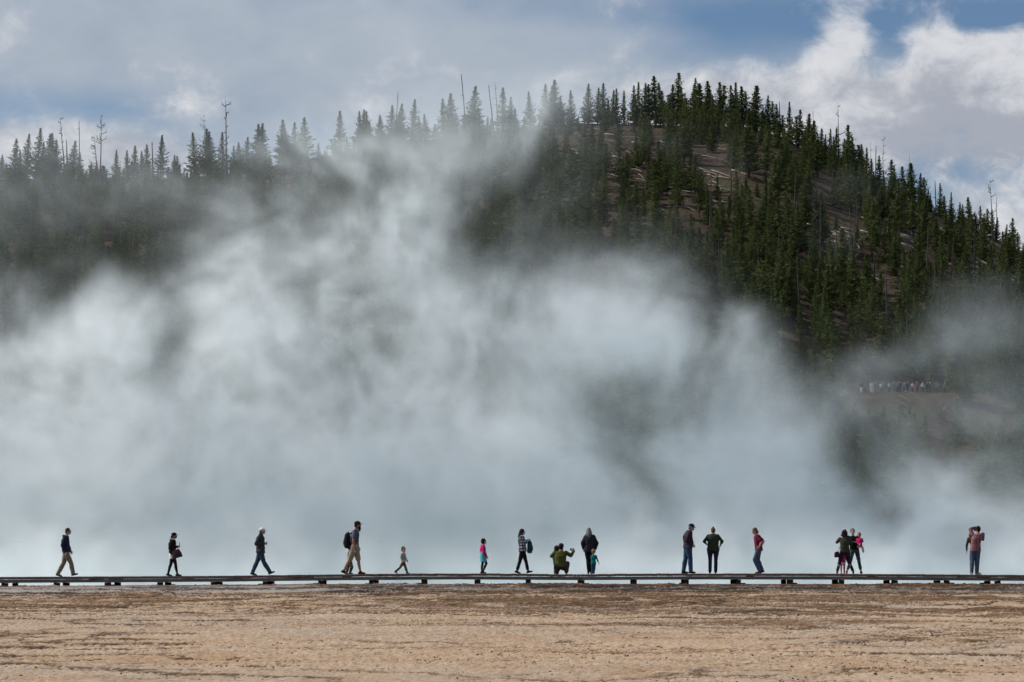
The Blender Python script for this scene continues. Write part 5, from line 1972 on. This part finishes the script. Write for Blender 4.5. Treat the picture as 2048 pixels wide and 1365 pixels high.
    # 17 girl in pink behind
    person(1685.5, dict(kid=True, H=.98, face=-80, hs=1.45, legs_m=cloth((0.42, 0.16, 0.18)), legs_name='tights', leg_inf=.012, flare=0, tail=(cloth((0.60, 0.56, 0.56)), .62, .95, .20, .17, 'skirt'),
           top_m=cloth((0.50, 0.012, 0.12)), top_name='coat', top_inf=.03, hem=.72, shoe_m=cloth((0.30, 0.12, 0.13)), hair_m=BROWN_H), 'girl in pink tights and coat hidden behind the curly-haired woman', Y=102.1)
    # 18 woman with headband
    w18 = person(1709.5, dict(H=1.66, face=-90, P=(0, 0, .90), W=(0, -.01, 1.05), C=(0, -.04, 1.25), Nk=(0, -.06, 1.42), Hd=(.03, -.07, 1.57), shz=1.37, yaw=-6,
           L=((.02, .22, 1.12), (.22, .16, 1.10)), R=((.03, -.25, 1.14), (.20, -.05, 1.18)), LL=((.03, .16, .47), (0, .235, .085), 0, 10), RL=((.03, -.16, .46), (.0, -.30, .085), 0, -10),
           legs_m=patterned((0.012, 0.022, 0.026), (0.055, 0.095, 0.10), 14.0), legs_name='leggings', leg_inf=.008, leg_len=.84, flare=0, top_m=BLK, top_inf=.020, hem=.90, shoe_m=SHOE_B, hair_m=DARK_H, headband=cloth((0.22, 0.21, 0.215))),
           'smiling woman with a grey headband and patterned leggings carrying a toddler', Y=101.55)
    q = world_pt(w18, (.20, .17, .93))
    person(0, dict(kid=True, H=.86, face=75, hs=1.62, P=(0, 0, .20), W=(.02, 0, .36), C=(.05, 0, .60), Nk=(.08, 0, .78), Hd=(.10, .03, 1.0), shz=.72,
           L=((.16, .24, .55), (.34, .16, .62)), R=((.14, -.22, .52), (.34, -.10, .60)), LL=((.30, .17, .12), (.30, .24, -.20), 0), RL=((.30, -.17, .12), (.30, -.22, -.20), 0),
           legs_m=cloth((0.55, 0.45, 0.45)), top_m=cloth((0.60, 0.012, 0.15)), top_name='jacket', top_inf=.035, hem=.24, shoe_m=WHT, hair_m=BLOND_H, hair='tail', group='people on the boardwalk'),
           'blond toddler in a pink jacket carried by the woman with the headband', base=(q.x, q.y, q.z))
    # 20 man photographing
    w20 = person(1951.5, dict(H=1.76, face=86, P=(0, 0, .92), W=(0, -.01, 1.07), C=(.0, -.06, 1.27), Nk=(.02, -.10, 1.44), Hd=(.05, -.115, 1.59), shz=1.41,
           L=((.08, .17, 1.60), (.20, -.02, 1.66)), R=((.16, -.28, 1.24), (.26, -.10, 1.50)), LL=((.01, .11, .49), (0, .14, .085), 0), RL=((.02, -.07, .49), (.0, -.04, .085), 0, -70),
           legs_m=GJEAN, leg_inf=.018, top_m=plaid((0.17, 0.055, 0.07), (0.23, 0.09, 0.11), (0.30, 0.15, 0.17), 90.0), top_name='shirt', top_inf=.024, hem=.82, shoe_m=cloth((0.40, 0.34, 0.26)), hair_m=DARK_H, skin=SKIN_B),
           'man in a dusty red checked shirt raising a camera, last figure at the right')
    s = Soup(); add_box(s, (0, 0, 0), (.06, .13, .09)); cb = s.mesh('camera_body', M_BLACK)
    s = Soup(); s.add(*tube([(.03, 0, 0), (.12, 0, 0)], [.036, .034], 12)); ln = s.mesh('lens', M_BLACK, True)
    prop('camera', [('camera_body', cb, None), ('lens', ln, None)], world_pt(w20, (.30, -.04, 1.58)), R(90), 'black camera held to the eye by the man in the checked shirt', 'camera')
    person(1948.5, dict(H=1.58, face=95, Hd=(0, .10, 1.58), Nk=(0, .06, 1.45), L=((.0, .29, 1.14), (.04, .28, .92)), build=.85, legs_m=DJEAN, top_m=cloth((0.045, 0.03, 0.028)), top_inf=.012, sleeve=.9, shoe_m=SHOE_B, hair_m=cloth((0.085, 0.042, 0.025)), hair='long', hair_len=.36),
           'brown-haired woman standing half hidden behind the man in the checked shirt', Y=102.0)


build_people()


# the crowd at the overlook on the hillside
def build_crowd():
    cols = {'white': (.62, .62, .64), 'blue': (.16, .22, .34), 'black': (.012, .012, .015), 'grey': (.15, .15, .16), 'pale blue': (.30, .36, .48), 'red': (.22, .05, .04), 'navy': (.02, .028, .06)}
    rows = [(290, 'black', 'white', 'pale legwear', None), (345, 'red', 'black', 'dark trousers', None), (425, 'white', 'white', 'pale legwear', None), (450, 'pale blue', 'white', 'pale legwear', None), (488, 'grey', 'grey', 'grey trousers', 'tan'),
            (560, 'white', 'grey', 'grey trousers', None), (592, 'grey', 'grey', 'grey trousers', None), (672, 'white', 'black', 'dark trousers', None), (730, 'grey', 'grey', 'grey trousers', 'tan'),
            (780, 'grey', 'black', 'dark trousers', None), (815, 'navy', 'black', 'dark trousers', 'tan'), (880, 'blue', 'black', 'dark trousers', 'tan'), (922, 'black', 'black', 'dark trousers', 'tan'),
            (990, 'white', 'black', 'dark trousers', None), (1055, 'red', 'black', 'dark trousers', None), (1130, 'pale blue', 'black', 'dark trousers', 'orange'), (1192, 'black', 'black', 'dark trousers', None),
            (1228, 'black', 'black', 'dark trousers', 'white'), (1300, 'black', 'black', 'dark trousers', None), (1328, 'grey', 'black', 'dark trousers', None), (1430, 'grey', 'black', 'dark trousers', 'tan')]
    hats = {'tan': cloth((.42, .34, .24)), 'orange': cloth((.60, .26, .03)), 'white': WHT}
    protos = []
    poses = [dict(H=1.74, face=-90), dict(H=1.66, face=-60, R=((.05, -.25, 1.16), (.25, -.10, 1.25)), L=((.05, .25, 1.16), (.25, .10, 1.25))), dict(H=1.80, face=-120, LL=((.05, .12, .49), (.02, .16, .085), 0)),
             dict(H=1.70, face=-80, R=((.02, -.30, 1.18), (.10, -.18, 1.0)))]
    n = len(rows)
    r = np.random.default_rng(8)
    for hat in (False, True):
        for i, ps in enumerate(poses):
            d = dict(ps)
            d.update(low=True, vox=.028, legs_m=BLK, top_m=BLK, top_name='shirt', hair_m=DARK_H, group='crowd at the overlook')
            if hat:
                d['cap'] = hats['tan']
            protos.append(d)
    built = {}
    for j, (cx_, tc_, lc, ltxt, hat) in enumerate(rows):
        px = 1680 + cx_ / 6.827
        p = at(px, 786, 441.0)
        z = float(hill_z(p.x, 441.0 + 0.0))
        jitter = r.normal(0, .7)
        key = (j % 4, hat is not None)
        if hat:
            txt = 'person in %s top and %s hat in the distant overlook crowd' % (tc_, hat)
        else:
            txt = 'bareheaded person in %s top in the distant overlook crowd' % tc_
        place = ', %s from left' % ordinal(j + 1)
        Yp = 441.0 + jitter
        pos = Vector((p.x * Yp / 441.0, Yp, float(hill_z(p.x, Yp))))
        if key not in built:
            o = person(px, protos[key[0] + (4 if key[1] else 0)], txt + place, base=tuple(pos))
            built[key] = o
        else:
            src = built[key]
            o = src.copy(); COL.objects.link(o)
            for ch in src.children:
                c = ch.copy(); COL.objects.link(c); c.parent = o
                for g_ in ch.children:
                    d_ = g_.copy(); COL.objects.link(d_); d_.parent = c
            o.location = pos
        o.rotation_euler.z += r.normal(0, .3)
        tag(o, txt + place, 'person', 'crowd at the overlook')
        for c in o.children:
            nm = c.name.split('.')[0]
            mat = {'shirt': cloth(cols[tc_]), 'trousers': cloth(cols[lc])}.get(nm)
            if nm == 'cap':
                mat = hats[hat]
                for b_ in c.children:
                    b_.material_slots[0].link = 'OBJECT'; b_.material_slots[0].material = mat
            if mat:
                c.material_slots[0].link = 'OBJECT'
                c.material_slots[0].material = mat


build_crowd()
